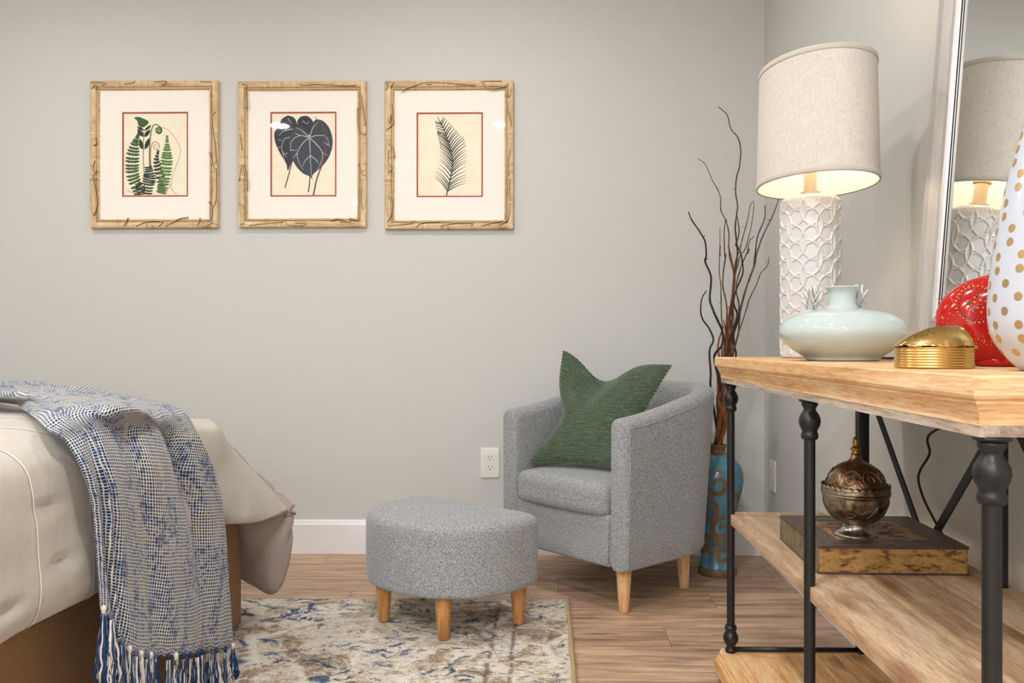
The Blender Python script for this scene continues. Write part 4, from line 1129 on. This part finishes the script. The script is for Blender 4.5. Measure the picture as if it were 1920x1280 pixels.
# ------------------------------------------------------------------ floor vase with willow branches
FVX, FVY = W(1345, 1070, 3.185).x, 3.185
fv = thing('floor_vase', 'tall teal floor vase with brown scroll pattern in the corner behind the armchair', 'vase', (FVX, FVY, 0))
fpr0 = [(.066, .0005), (.070, .003), (.0705, .018), (.068, .028), (.064, .045), (.060, .075), (.058, .11), (.060, .15), (.065, .20), (.073, .25), (.083, .29), (.091, .325), (.0945, .355), (.0925, .380), (.0830, .405), (.066, .425), (.048, .438), (.036, .446), (.030, .452), (.0285, .460), (.030, .468), (.0335, .473), (.0345, .477), (.0330, .480), (.028, .4785)]
fpr = [(p.x, p.y) for p in cat([(a, b, 0) for a, b in fpr0], 4)]
def frad(z):
    for (r0, z0), (r1, z1) in zip(fpr, fpr[1:]):
        if z0 <= z <= z1: return r0 + (r1 - r0) * (z - z0) / max(1e-9, z1 - z0)
    return fpr[-1][0]
body = [p for p in fpr if .026 < p[1] < .446]
vs, fs = lathe(body, 72); mobj('vase_body', vs, fs, MTEAL, fv)
vs, fs = lathe([p for p in fpr if p[1] <= .03], 72); mobj('foot_band', vs, fs, MSCROLL, fv, label='brown unglazed foot band')
vs, fs = lathe([p for p in fpr if p[1] >= .443] + [(.026, .46), (.026, .44)], 48); fs = fs[:-2]; mobj('neck_rim', vs, fs, MSCROLL, fv, label='brown rim')
def scroll(a0, z0, R, turns, hand, tail):
    pts = []; wd = []
    for k in range(46):
        t = k / 45; ang = tail + hand * turns * 2 * pi * t; r = R * (1 - .80 * t)
        pts.append((a0, z0, r * cos(ang), r * sin(ang))); wd.append(.0075 * sin(pi * min(1, .12 + t * .8)) + .002)
    vs = []
    P = [(a, z, dx, dz) for a, z, dx, dz in pts]
    for i, (a, z, dx, dz) in enumerate(P):
        j0, j1 = max(0, i - 1), min(len(P) - 1, i + 1); tx = P[j1][2] - P[j0][2]; tz = P[j1][3] - P[j0][3]; L = sqrt(tx * tx + tz * tz) or 1; nx, nz_ = -tz / L, tx / L
        for s in (-1, 1):
            xx = dx + nx * wd[i] * s; zz = max(.032, min(.43, z + dz + nz_ * wd[i] * s)); r = frad(zz); rr = r + .0010; aa = a + xx / max(.05, frad(z)); vs.append((rr * cos(aa), rr * sin(aa), zz))
    return vs, [(2 * i, 2 * i + 1, 2 * i + 3, 2 * i + 2) for i in range(len(P) - 1)]
for a0, z0, R, tn, hd, tl in ((-1.75, .345, .052, 1.35, 1, 1.2), (-2.35, .245, .050, 1.4, -1, 2.2), (-1.45, .175, .050, 1.4, 1, .4), (-2.25, .115, .040, 1.2, -1, 3.0), (-.75, .28, .046, 1.3, -1, 1.0), (-.6, .12, .044, 1.3, 1, 2.6), (-1.4, .075, .034, 1.0, 1, .2), (.2, .33, .05, 1.3, 1, 2), (.4, .2, .05, 1.3, -1, 1), (1.2, .30, .05, 1.3, 1, 2), (1.4, .15, .05, 1.3, -1, 1), (2.2, .33, .05, 1.3, 1, 2), (2.4, .2, .05, 1.3, -1, 1), (3.1, .33, .05, 1.3, 1, 2), (3.2, .12, .045, 1.3, -1, 1)):
    vs, fs = scroll(a0, z0, R, tn, hd, tl); mobj('scroll', vs, fs, MSCROLL, fv)
A_ = lambda x, y: (1280 + x / 4.267, 180 + y / 4.267)
B_ = lambda x, y: (1280 + x / 3.2, 460 + y / 3.2)
BR = [
 ('tallest willow branch curling left at its tip, right of the framed pictures', 0, 3.22, .0036, [A_(285, 85), A_(355, 150), A_(385, 260), A_(445, 340), A_(465, 460), A_(450, 580), A_(430, 650), A_(425, 780), A_(440, 880), A_(430, 960), A_(420, 1060), A_(430, 1150), A_(437, 1280), B_(310, 200), B_(290, 400), B_(262, 500), B_(255, 660), B_(232, 860), B_(240, 1000), B_(222, 1215)]),
 ('second tallest thin willow branch, leaning left in a long curve', 0, 3.16, .0026, [A_(120, 500), A_(180, 545), A_(235, 670), A_(275, 740), A_(305, 820), A_(305, 910), A_(342, 990), A_(368, 1080), A_(370, 1200), A_(385, 1280), B_(305, 150), B_(300, 300), B_(270, 450), B_(250, 600), B_(235, 900), B_(222, 1215)]),
 ('brown willow branch ending in a blunt straight tip beside the thin leaning one', 0, 3.20, .0034, [A_(342, 990), A_(332, 1100), A_(336, 1280), B_(257, 60), B_(240, 220), B_(262, 350), B_(265, 420), B_(255, 600), B_(245, 900), B_(226, 1215)]),
 ('leftmost tall black willow branch, kinked above the armchair back', 2, 3.12, .0046, [A_(45, 925), A_(75, 995), A_(140, 1090), A_(180, 1170), A_(188, 1280), B_(135, 100), B_(170, 190), B_(163, 320), B_(180, 380), B_(205, 440), B_(240, 520), B_(235, 600), B_(190, 665), B_(215, 800), B_(230, 1000), B_(218, 1215)]),
 ('short black willow branch nearest the armchair, hooked at its tip', 2, 3.10, .0040, [B_(143, 270), B_(115, 320), B_(108, 380), B_(118, 440), B_(160, 500), B_(184, 565), B_(163, 620), B_(162, 680), B_(168, 760), B_(168, 860), B_(190, 1000), B_(216, 1215)]),
 ('thin straight brown willow twig with a short upright tip', 0, 3.19, .0024, [A_(298, 1050), A_(298, 1280), B_(225, 0), B_(218, 150), B_(230, 250), B_(232, 420), B_(240, 520), B_(235, 660), B_(232, 900), B_(214, 1215)]),
 ('brown willow twig meeting its neighbour in a point below the lamp shade', 0, 3.24, .0026, [A_(568, 838), A_(540, 880), A_(515, 1010), A_(480, 1130), A_(455, 1240), B_(318, 90), B_(305, 190), B_(298, 300), B_(280, 450), B_(268, 650), B_(235, 900), B_(226, 1215)]),
 ('brown willow twig forming the right side of the pointed pair', 0, 3.21, .0024, [A_(570, 850), A_(565, 930), A_(540, 1080), A_(500, 1220), B_(345, 60), B_(330, 120), B_(310, 200), B_(300, 350), B_(262, 500), B_(262, 700), B_(225, 1215)]),
 ('brown willow twig with a small hooked tip in the middle of the bundle', 0, 3.18, .0030, [A_(572, 1120), A_(530, 1170), A_(520, 1260), B_(398, 20), B_(370, 80), B_(340, 160), B_(320, 260), B_(340, 370), B_(320, 480), B_(290, 600), B_(250, 800), B_(230, 1215)]),
 ('brown willow branch leaning right with its tip under the lamp shade', 0, 3.15, .0034, [A_(775, 805), A_(735, 920), A_(690, 1020), A_(640, 1120), A_(605, 1220), A_(585, 1290), B_(430, 120), B_(390, 230), B_(345, 400), B_(335, 520), B_(300, 660), B_(265, 850), B_(240, 1000), B_(231, 1215)]),
 ('dark willow branch just left of the one under the shade', 2, 3.17, .0032, [A_(660, 870), A_(655, 980), A_(600, 1120), A_(580, 1260), B_(420, 150), B_(375, 270), B_(345, 380), B_(330, 430), B_(290, 560), B_(272, 660), B_(250, 900), B_(228, 1215)]),
 ('rightmost low willow twig arching toward the lamp base', 0, 3.13, .0026, [B_(518, 70), B_(510, 120), B_(470, 165), B_(440, 240), B_(400, 320), B_(385, 370), B_(350, 480), B_(310, 600), B_(270, 700), B_(245, 1000), B_(232, 1215)]),
 ('dark wavy willow branch crossing through the middle of the bundle', 2, 3.14, .0036, [A_(435, 960), A_(452, 1080), A_(428, 1180), B_(320, 0), B_(350, 50), B_(362, 150), B_(345, 210), B_(320, 270), B_(305, 340), B_(330, 410), B_(338, 430), B_(300, 560), B_(320, 660), B_(280, 800), B_(232, 1215)]),
 ('rust-brown willow stem with its blunt tip low in the bundle', 1, 3.20, .0056, [B_(275, 0), B_(285, 80), B_(305, 150), B_(312, 200), B_(300, 300), B_(280, 430), B_(260, 560), B_(245, 700), B_(225, 900), B_(245, 1060), B_(220, 1215)]),
]
wr = random.Random(4)
def branch(lab, mi, Y, r, px, group=None):
    P = []; n0 = len(px)
    for i, (a, b) in enumerate(px):
        f = i / (n0 - 1); yy = Y + (3.185 - Y) * sm(.75, 1, f)
        if i == n0 - 1: P.append(Vector((FVX + max(-.014, min(.014, (a - 1350) * .0006 + wr.uniform(-.012, .012))), FVY + wr.uniform(-.014, .014), .470)))
        else: P.append(W(a, b, yy + wr.uniform(-.012, .012)))
    P.append(Vector((FVX + wr.uniform(-.012, .012), FVY + wr.uniform(-.012, .012), .42)))
    Q = cat(P, 5); Q = [q + Vector((.0018 * nz(i * .5, Y), .002 * nz(i * .5, 3), 0)) for i, q in enumerate(Q)]
    R = [r * (.42 + .75 * (i / len(Q)) ** .7) * (1 + .18 * nz(i * .9, r * 999)) for i in range(len(Q))]
    vs, fs = tube(Q, R, 8); root = Q[-1]
    o = mobj('willow_branch', [v - root for v in vs], fs, MBR[mi], None, loc=root)
    tag(o, lab, 'branch', group or 'willow branches in the floor vase')
    for q in range(3):   # side nubs
        i = wr.randrange(4, int(len(Q) * .6)); d = Vector((wr.uniform(-1, 1), wr.uniform(-.5, .5), .8)).normalized()
        vs, fs = tube([Q[i] - root, Q[i] + d * wr.uniform(.006, .018) - root], [R[i] * .6, R[i] * .25], 6); mobj('twig_nub', vs, fs, MBR[mi], o)
for b in BR: branch(*b)
for k in range(12):
    x0 = wr.uniform(225, 330); pts = [B_(x0 + wr.uniform(-6, 6), wr.uniform(330, 520))]
    for yy in (600, 700, 800, 900, 1000, 1100): 
        if yy > (pts[-1][1] - 460) * 3.2 + 40: pts.append(B_(x0 + (232 - x0) * sm(450, 900, yy) + 24 * sin(yy * .012 + k * 1.9), yy))
    pts.append(B_(216 + wr.uniform(0, 20), 1215))
    branch('rust-brown willow stem twisted into the lower bundle above the teal vase', 1 if k % 3 else 0, 3.185 + wr.uniform(-.03, .03), wr.uniform(.0042, .006), pts, 'willow stems twisted together above the vase neck')

# ------------------------------------------------------------------ outlets
def outlet(loc, rz, lab):
    t = thing('wall_outlet', lab, 'outlet', loc, rz)
    vs, fs = roundbox(.0385, .0035, .0610, .0033, 4); mobj('cover_plate', [v + Vector((0, -.0032, 0)) for v in vs], fs, MPLATE, t)
    for zc_ in (.0195, -.0195):
        pts = []
        for k in range(32):
            a = 2 * pi * k / 32; pts.append((.0172 * cos(a), max(-.0135, min(.0135, .0172 * sin(a)))))
        n = 32; vs = [(x, -.0064, zc_ + z) for x, z in pts] + [(x * .97, -.0082, zc_ + z * .97) for x, z in pts]
        fs = [(i, (i + 1) % n, n + (i + 1) % n, n + i) for i in range(n)] + [tuple(range(n, 2 * n))]
        r = mobj('receptacle', vs, fs, MPLATE, t, smooth=False)
        for x, w, h in ((-.0063, .0011, .0045), (.0063, .0009, .0036)):
            vs, fs = box_bm(x - w, x + w, -.0084, -.0080, zc_ + .0045 - h, zc_ + .0045 + h); mobj('slot', vs, fs, MSLOT, r, smooth=False)
        vs, fs = lathe([(.0024, 0), (.0024, .0004)], 14); mobj('slot', [(v[0], -.0080 - v[2], zc_ - .0070 + v[1]) for v in vs], fs, MSLOT, r, smooth=False)
    vs, fs = lathe([(.0022, 0), (.0016, .0008)], 12); mobj('screw', [(v[0], -.0066 - v[2], v[1]) for v in vs], fs, MPLATE, t)
p = W(919, 867, BY); outlet((p.x, BY - .0004, p.z), 0, 'white duplex outlet on the back wall left of the armchair')
p = WX(1451, 892, RX); outlet((RX - .0004, p.y, p.z), -pi / 2, 'white duplex outlet on the right wall behind the console')

# ------------------------------------------------------------------ framed botanical prints
K_ = .000542 * 1.0
def picture(name, lab, cx_px, cy_px, x0, x1, y0, y1, crop0, printr, vines, art, redm=MREDM):
    """x0..y1 = outer frame edges in photo pixels; crop coordinates are 4x photo pixels from crop0"""
    c = W((x0 + x1) / 2, (y0 + y1) / 2, BY - .024)
    t = thing('framed_print', lab, 'picture', (c.x, BY - .001, c.z))
    pL, pR = W(x0, (y0 + y1) / 2, BY - .024), W(x1, (y0 + y1) / 2, BY - .024); w = pR.x - pL.x
    pT, pB = W((x0 + x1) / 2, y0, BY - .024), W((x0 + x1) / 2, y1, BY - .024); h = pT.z - pB.z
    k = w / (x1 - x0) / 4
    ccx, ccy = ((x0 + x1) / 2 - crop0[0]) * 4, ((y0 + y1) / 2 - crop0[1]) * 4
    def q(x, y, o): return Vector(((x - ccx) * k, -o, (ccy - y) * k))
    prof = [(0, 0), (0, .018), (.003, .0215), (.012, .0235), (.022, .0210), (.0255, .0165), (.0275, .0160), (.0285, .0185), (.0310, .0190), (.0330, .0165), (.0345, .0130), (.0370, .0120), (.0370, 0)]
    frame_rail([(-w / 2, -h / 2), (w / 2, -h / 2), (w / 2, h / 2), (-w / 2, h / 2)], prof, lambda a, b, o: Vector((a, -o, b)), MGILT, t)
    vs = [(sx * (w / 2 - .0315), -.0188, sz * (h / 2 - .0315)) for sx, sz in ((-1, -1), (1, -1), (1, 1), (-1, 1))]
    for i in range(4):
        v1, f1 = tube([vs[i], vs[(i + 1) % 4]], .0016, 6); mobj('bead', v1, f1, MBEAD, t)
    v1, f1 = tube([(sx * (w / 2 - .0262), -.0165, sz * (h / 2 - .0262)) for sx, sz in ((-1, -1), (1, -1), (1, 1), (-1, 1))], .0009, 5, close=True); mobj('dark_groove', v1, f1, MVINE, t)
    # mat with window, red inner mat, print
    px0, px1, py0, py1 = printr
    a, b, c_, d = q(px0, py1, 0), q(px1, py1, 0), q(px1, py0, 0), q(px0, py0, 0)
    iw, ih = w / 2 - .030, h / 2 - .030
    outer = [(-iw, -ih), (iw, -ih), (iw, ih), (-iw, ih)]; inner = [(a.x, a.z), (b.x, b.z), (c_.x, c_.z), (d.x, d.z)]
    def ringplate(nm, ou, inn, y, th, mat):
        vs = [(x, y, z) for x, z in ou] + [(x, y, z) for x, z in inn] + [(x, y + th, z) for x, z in inn]
        fs = [(i, (i + 1) % 4, 4 + (i + 1) % 4, 4 + i) for i in range(4)] + [(4 + i, 4 + (i + 1) % 4, 8 + (i + 1) % 4, 8 + i) for i in range(4)]
        return mobj(nm, vs, fs, mat, t, smooth=False)
    ringplate('mat_board', outer, inner, -.0095, .0015, MMATB)
    e = .0062; inn2 = [(a.x + e, a.z + e), (b.x - e, b.z + e), (c_.x - e, c_.z - e), (d.x + e, d.z - e)]
    ringplate('inner_mat', inner, inn2, -.0080, .0012, redm)['label'] = 'narrow red inner mat'
    yb = -.0068
    vs = [(a.x, yb, a.z), (b.x, yb, b.z), (c_.x, yb, c_.z), (d.x, yb, d.z)]; mobj('print_sheet', vs, [(0, 1, 2, 3)], MPAPER, t, smooth=False)
    v1, f1 = box_bm(-w / 2 + .004, w / 2 - .004, -.005, -.0005, -h / 2 + .004, h / 2 - .004); mobj('backing', v1, f1, MBOOKD, t, smooth=False)
    vs = [(-iw, -.0120, -ih), (iw, -.0120, -ih), (iw, -.0120, ih), (-iw, -.0120, ih)]; mobj('glass_pane', vs, [(0, 1, 2, 3)], MGLASS, t, smooth=False)
    for V in vines:
        pts = cat([q(x, y, .0242) for x, y in V], 6)
        v1, f1 = tube(pts, .0021, 6); vo = mobj('carved_vine', v1, f1, MBEAD, t)
        v1, f1 = tube([p + Vector((.0004, .0016, -.0004)) for p in pts], .0033, 6); mobj('vine_outline', v1, f1, MVINE, vo)
    art(t, lambda x, y, lay=0: q(x, y, .00685 + lay * .00008), k)
    return t
def ribbon(nm, t, Q, pts, w, mat, lay=1, w1=None, n=6):
    P = cat([(x, y, 0) for x, y in pts], n); vs = []; N = len(P)
    for i, p in enumerate(P):
        d = P[min(i + 1, N - 1)] - P[max(i - 1, 0)]; L = d.length or 1; nx, ny = -d.y / L, d.x / L; ww = (w + ((w1 if w1 is not None else w) - w) * i / (N - 1)) / 2
        vs += [Q(p.x - nx * ww, p.y - ny * ww, lay), Q(p.x + nx * ww, p.y + ny * ww, lay)]
    fs = [(2 * i, 2 * i + 1, 2 * i + 3, 2 * i + 2) for i in range(N - 1)]
    return mobj(nm, vs, fs, mat, t, smooth=False)
def poly(nm, t, Q, pts, mat, lay=1, n=6):
    P = cat([(x, y, 0) for x, y in pts] + [(pts[0][0], pts[0][1], 0)], n)[:-1]
    return mobj(nm, [Q(p.x, p.y, lay) for p in P], [tuple(range(len(P)))], mat, t, smooth=False)
def ink(name, rgb): return mat_plain(name, rgb, .85, spec=.1)
I_G = ink('ink_green', (66, 98, 62)); I_G2 = ink('ink_fresh_green', (92, 132, 70)); I_DG = ink('ink_dark_green', (48, 66, 58)); I_ST = ink('ink_stem', (132, 142, 92)); I_PK = ink('ink_pink_curl', (196, 160, 136)); I_RB = ink('ink_root', (142, 104, 86))
I_CH = ink('ink_charcoal', (60, 65, 71)); I_CH2 = ink('ink_charcoal_blue', (70, 77, 86)); I_VN = ink('ink_vein', (176, 182, 186)); I_PS = ink('ink_plum_stem', (122, 80, 82)); I_PF = ink('ink_palm', (58, 74, 72)); I_PD = ink('ink_palm_dark', (62, 58, 60))
def frond(nm, t, Q, stem, L0, Lm, L1, n, mat, lay=1, wid=.55, droop=8):
    P = cat([(x, y, 0) for x, y in stem], 16); mb = MB()
    st = ribbon(nm, t, Q, stem, 4, mat, lay)
    for i in range(n):
        f = i / (n - 1); p = P[min(len(P) - 2, int(f * (len(P) - 1)))]; d = P[min(len(P) - 1, int(f * (len(P) - 1)) + 1)] - p
        d = d.normalized() if d.length else Vector((0, 1, 0)); pr = Vector((-d.y, d.x, 0))
        L = (L0 + (Lm - L0) * sm(0, .5, f)) if f < .5 else (Lm + (L1 - Lm) * sm(.5, 1, f)); sp = (P[-1] - P[0]).length / n * wid
        for s in (-1, 1):
            tip = p + pr * s * L - d * droop; ctl = p + pr * s * L * .5 - d * (droop * .15)
            pts = [p - d * sp * .7, ctl - d * sp * .9, p + pr * s * L * .85 - d * (droop * .7 + sp * .6), tip, p + pr * s * L * .85 - d * (droop * .7 - sp * .5), ctl + d * sp * .7, p + d * sp * .5]
            mb.add([Q(a.x, a.y, lay + .5) for a in pts], [tuple(range(7))])
    o = mb.build('leaflets', mat, st, smooth=False); o['kind'] = 'stuff'
def art1(t, Q, k):
    frond('fern_frond', t, Q, [(425, 480), (395, 560), (378, 680), (385, 800), (440, 925)], 12, 55, 50, 20, I_G, 1)
    frond('fern_frond', t, Q, [(640, 500), (640, 600), (635, 700), (620, 820), (595, 925)], 10, 50, 42, 20, I_G2, 2)
    frond('fern_frond', t, Q, [(572, 610), (560, 680), (580, 760), (600, 860), (590, 920)], 10, 36, 30, 14, I_DG, 1)
    frond('fern_frond', t, Q, [(500, 730), (510, 790), (500, 850), (490, 930)], 30, 56, 40, 12, I_DG, 4)
    frond('fern_frond', t, Q, [(420, 850), (440, 880), (450, 932)], 24, 40, 40, 7, I_DG, 5)
    ribbon('fern_stem', t, Q, [(466, 450), (462, 560), (462, 680), (468, 780)], 7, I_ST, 3)
    ribbon('fiddlehead', t, Q, [(510, 735), (508, 620), (512, 520), (525, 440), (548, 408), (580, 420), (600, 450), (585, 475), (560, 465), (556, 440), (575, 432)], 12, I_ST, 3, 7)
    poly('fiddlehead', t, Q, [(560, 430), (590, 425), (604, 452), (585, 478), (558, 468)], ink('ink_curl_green', (124, 150, 112)), 3)
    ribbon('fiddlehead', t, Q, [(520, 740), (515, 640), (522, 570), (540, 540), (570, 545), (582, 575), (560, 595), (540, 580), (545, 560), (562, 565)], 10, I_PK, 3, 6)
    poly('leaf_tip', t, Q, [(388, 358), (420, 350), (460, 362), (500, 385), (490, 410), (455, 430), (425, 415), (415, 380)], I_G, 4)
    for P in ([(412, 420), (450, 432), (466, 450), (430, 448)], [(522, 408), (490, 425), (468, 452), (505, 440)], [(415, 442), (455, 462), (460, 498), (425, 480)], [(518, 445), (480, 462), (470, 500), (500, 485)], [(430, 510), (455, 540), (458, 590), (432, 570)], [(508, 505), (478, 540), (472, 592), (505, 560)]):
        poly('leaf_tip', t, Q, P, I_DG, 5)
    ribbon('root_line', t, Q, [(600, 430), (650, 450), (700, 510), (742, 600), (715, 700), (680, 790), (672, 880), (715, 935)], 3, I_RB, 2)
    ribbon('root_line', t, Q, [(332, 898), (380, 915), (440, 920)], 3, I_RB, 2); ribbon('root_line', t, Q, [(565, 860), (580, 900), (640, 895), (672, 850)], 3, I_RB, 2)
def art2(t, Q, k):
    ribbon('leaf_stem', t, Q, [(460, 690), (440, 770), (408, 880)], 9, I_PS, 1); ribbon('leaf_stem', t, Q, [(598, 780), (592, 860), (583, 915)], 9, I_G, 1)
    poly('heart_leaf', t, Q, [(430, 338), (475, 355), (500, 400), (530, 520), (500, 640), (455, 700), (430, 752), (415, 700), (370, 620), (335, 540), (328, 470), (360, 420), (385, 365)], I_CH, 2)
    poly('heart_leaf', t, Q, [(500, 380), (525, 350), (570, 343), (605, 365), (620, 400), (600, 480), (520, 480)], I_CH, 3)
    poly('heart_leaf', t, Q, [(592, 505), (560, 440), (515, 420), (470, 450), (440, 520), (445, 600), (480, 700), (540, 770), (600, 800), (628, 848), (615, 790), (690, 720), (745, 640), (768, 540), (745, 440), (700, 385), (650, 370), (615, 400)], I_CH2, 4)
    V = [[(592, 505), (598, 600), (602, 700), (610, 800)], [(592, 505), (540, 455), (490, 430)], [(592, 505), (520, 490), (460, 530), (448, 600)], [(592, 505), (540, 550), (502, 620), (510, 680), (545, 745)], [(592, 505), (650, 560), (690, 620), (680, 690), (650, 750)], [(592, 505), (650, 490), (720, 500), (745, 580)], [(592, 505), (620, 430), (660, 390)],
         [(602, 640), (650, 680), (662, 700)], [(602, 640), (560, 680), (540, 720)], [(448, 600), (500, 600)], [(735, 560), (700, 540)], [(500, 620), (470, 660)], [(520, 490), (480, 470)], [(690, 620), (730, 640)]]
    for v in V: ribbon('leaf_vein', t, Q, v, 8, I_VN, 5, 3)
    for v in ([(470, 440), (400, 455), (360, 490)], [(445, 500), (400, 520), (385, 590), (420, 650)], [(430, 360), (460, 400)], [(385, 590), (400, 660), (425, 720)], [(540, 380), (575, 400), (590, 380)], [(360, 520), (385, 525)], [(350, 580), (385, 575)], [(400, 630), (430, 620)]):
        ribbon('leaf_vein', t, Q, v, 6, I_VN, 3.5, 3)
    ribbon('leaf_stem', t, Q, [(633, 352), (680, 400), (712, 470), (710, 580), (690, 700), (650, 810), (622, 938)], 5, I_PS, 6, 12)
def art3(t, Q, k):
    R0 = [(545, 940), (562, 870), (585, 760), (590, 680), (578, 600), (555, 520), (520, 430), (478, 350)]
    P = cat([(x, y, 0) for x, y in R0], 12); N = len(P)
    ribbon('palm_rachis', t, Q, R0, 9, I_PF, 3, 5)
    for s in (-1, 1):
        n = 27
        for i in range(n):
            f = .08 + .88 * i / n; p = P[int(f * (N - 1))]; up = (1 - f)
            if s > 0: L = (150 - 40 * f) if f < .6 else 110 - 90 * (f - .6) / .4; dx, dy = L * (.95 - .45 * f), -L * (.35 + .75 * f)
            else: L = (120 - 20 * f) if f < .7 else 100 - 60 * (f - .7) / .3; dx, dy = -L * (.85 - .1 * f), -L * (.95 - .55 * f) * (1 if f < .75 else .45)
            mid = (p.x + dx * .5, p.y + dy * .62); tip = (p.x + dx, p.y + dy); pts = [(p.x, p.y), mid, tip]
            if f > .45: pts.append((tip[0] + s * (-6), tip[1] - 10)); 
            ribbon('palm_leaflet', t, Q, pts, 9, I_PF if f < .75 else I_PD, 2 + (i % 2) * .3, 2, 3)
FX = lambda pts: pts
v1 = [[(95, 100), (150, 96), (190, 104), (165, 118)], [(330, 112), (380, 100), (408, 92), (370, 115)], [(560, 95), (640, 92), (640, 108), (615, 122)], [(900, 95), (985, 100)], [(85, 150), (110, 120), (125, 150)], [(112, 510), (122, 550), (100, 570)], [(108, 680), (95, 740), (118, 760), (100, 790), (118, 820)], [(90, 790), (110, 880), (125, 1000), (105, 1085), (90, 1070)], [(1015, 322), (985, 350), (990, 420)], [(970, 620), (1000, 730), (1025, 742)], [(990, 430), (1010, 560), (1020, 700)], [(965, 990), (990, 1050), (985, 1130), (1020, 1160)], [(1018, 760), (1020, 950), (1000, 1030)], [(330, 1170), (360, 1108)], [(420, 1170), (500, 1135), (600, 1132), (615, 1150), (590, 1168)], [(640, 1170), (740, 1118), (810, 1106)], [(880, 1165), (900, 1108)], [(950, 1165), (1000, 1145), (1025, 1165)]]
v2 = [[(95, 110), (125, 115), (120, 180), (130, 285), (112, 270)], [(75, 480), (85, 540), (95, 600)], [(70, 830), (95, 710), (125, 800), (130, 900)], [(70, 1000), (100, 1020), (125, 1080)], [(520, 108), (560, 120), (640, 112), (735, 118), (840, 125)], [(760, 110), (880, 125), (950, 120)], [(960, 290), (965, 430), (990, 480), (1022, 490)], [(985, 200), (1005, 330), (1020, 420)], [(965, 705), (990, 780), (1022, 795)], [(985, 900), (985, 980), (1000, 1045)], [(415, 1135), (450, 1165), (560, 1162), (570, 1145), (500, 1148)], [(150, 1165), (260, 1150), (400, 1140)], [(755, 1130), (820, 1118), (905, 1140), (830, 1140)], [(900, 1115), (965, 1130)], [(85, 1155), (110, 1150)]]
v3 = [[(90, 90), (105, 120), (95, 155)], [(150, 95), (130, 130)], [(210, 155), (290, 125), (390, 96), (450, 95), (420, 110), (385, 100)], [(450, 95), (640, 108), (760, 120)], [(960, 90), (830, 90), (825, 110), (880, 145), (990, 130)], [(1005, 110), (1005, 180), (1020, 208), (1030, 150)], [(135, 250), (140, 340), (145, 400), (100, 452)], [(135, 300), (120, 400)], [(110, 550), (140, 570), (158, 660)], [(112, 600), (108, 690), (135, 740), (110, 770)], [(105, 940), (140, 1000), (130, 1090), (105, 1140)], [(1012, 320), (1025, 380), (1035, 425)], [(1020, 600), (1010, 720), (1015, 800)], [(1020, 820), (1015, 900), (1025, 985)], [(1022, 1000), (1015, 1090), (1000, 1130), (940, 1170)], [(110, 1168), (200, 1160), (290, 1150)], [(320, 1180), (370, 1145), (500, 1140)], [(500, 1175), (600, 1150), (735, 1148), (730, 1175)], [(810, 1172), (900, 1145), (990, 1135)]]
picture('framed_print', 'gilt-framed botanical print of green ferns, leftmost of the three pictures', 0, 0, 167.5, 407.5, 150.5, 427, (150, 130), (303, 800, 315, 948), v1, art1)
picture('framed_print', 'gilt-framed botanical print of dark heart-shaped leaves, middle of the three', 0, 0, 446, 686, 151.5, 425.5, (430, 130), (299, 797, 313, 948), v2, art2)
picture('framed_print', 'gilt-framed botanical print of a single palm frond, rightmost of the three', 0, 0, 721.5, 962.5, 150.5, 429, (700, 130), (320, 820, 316, 953), v3, art3)
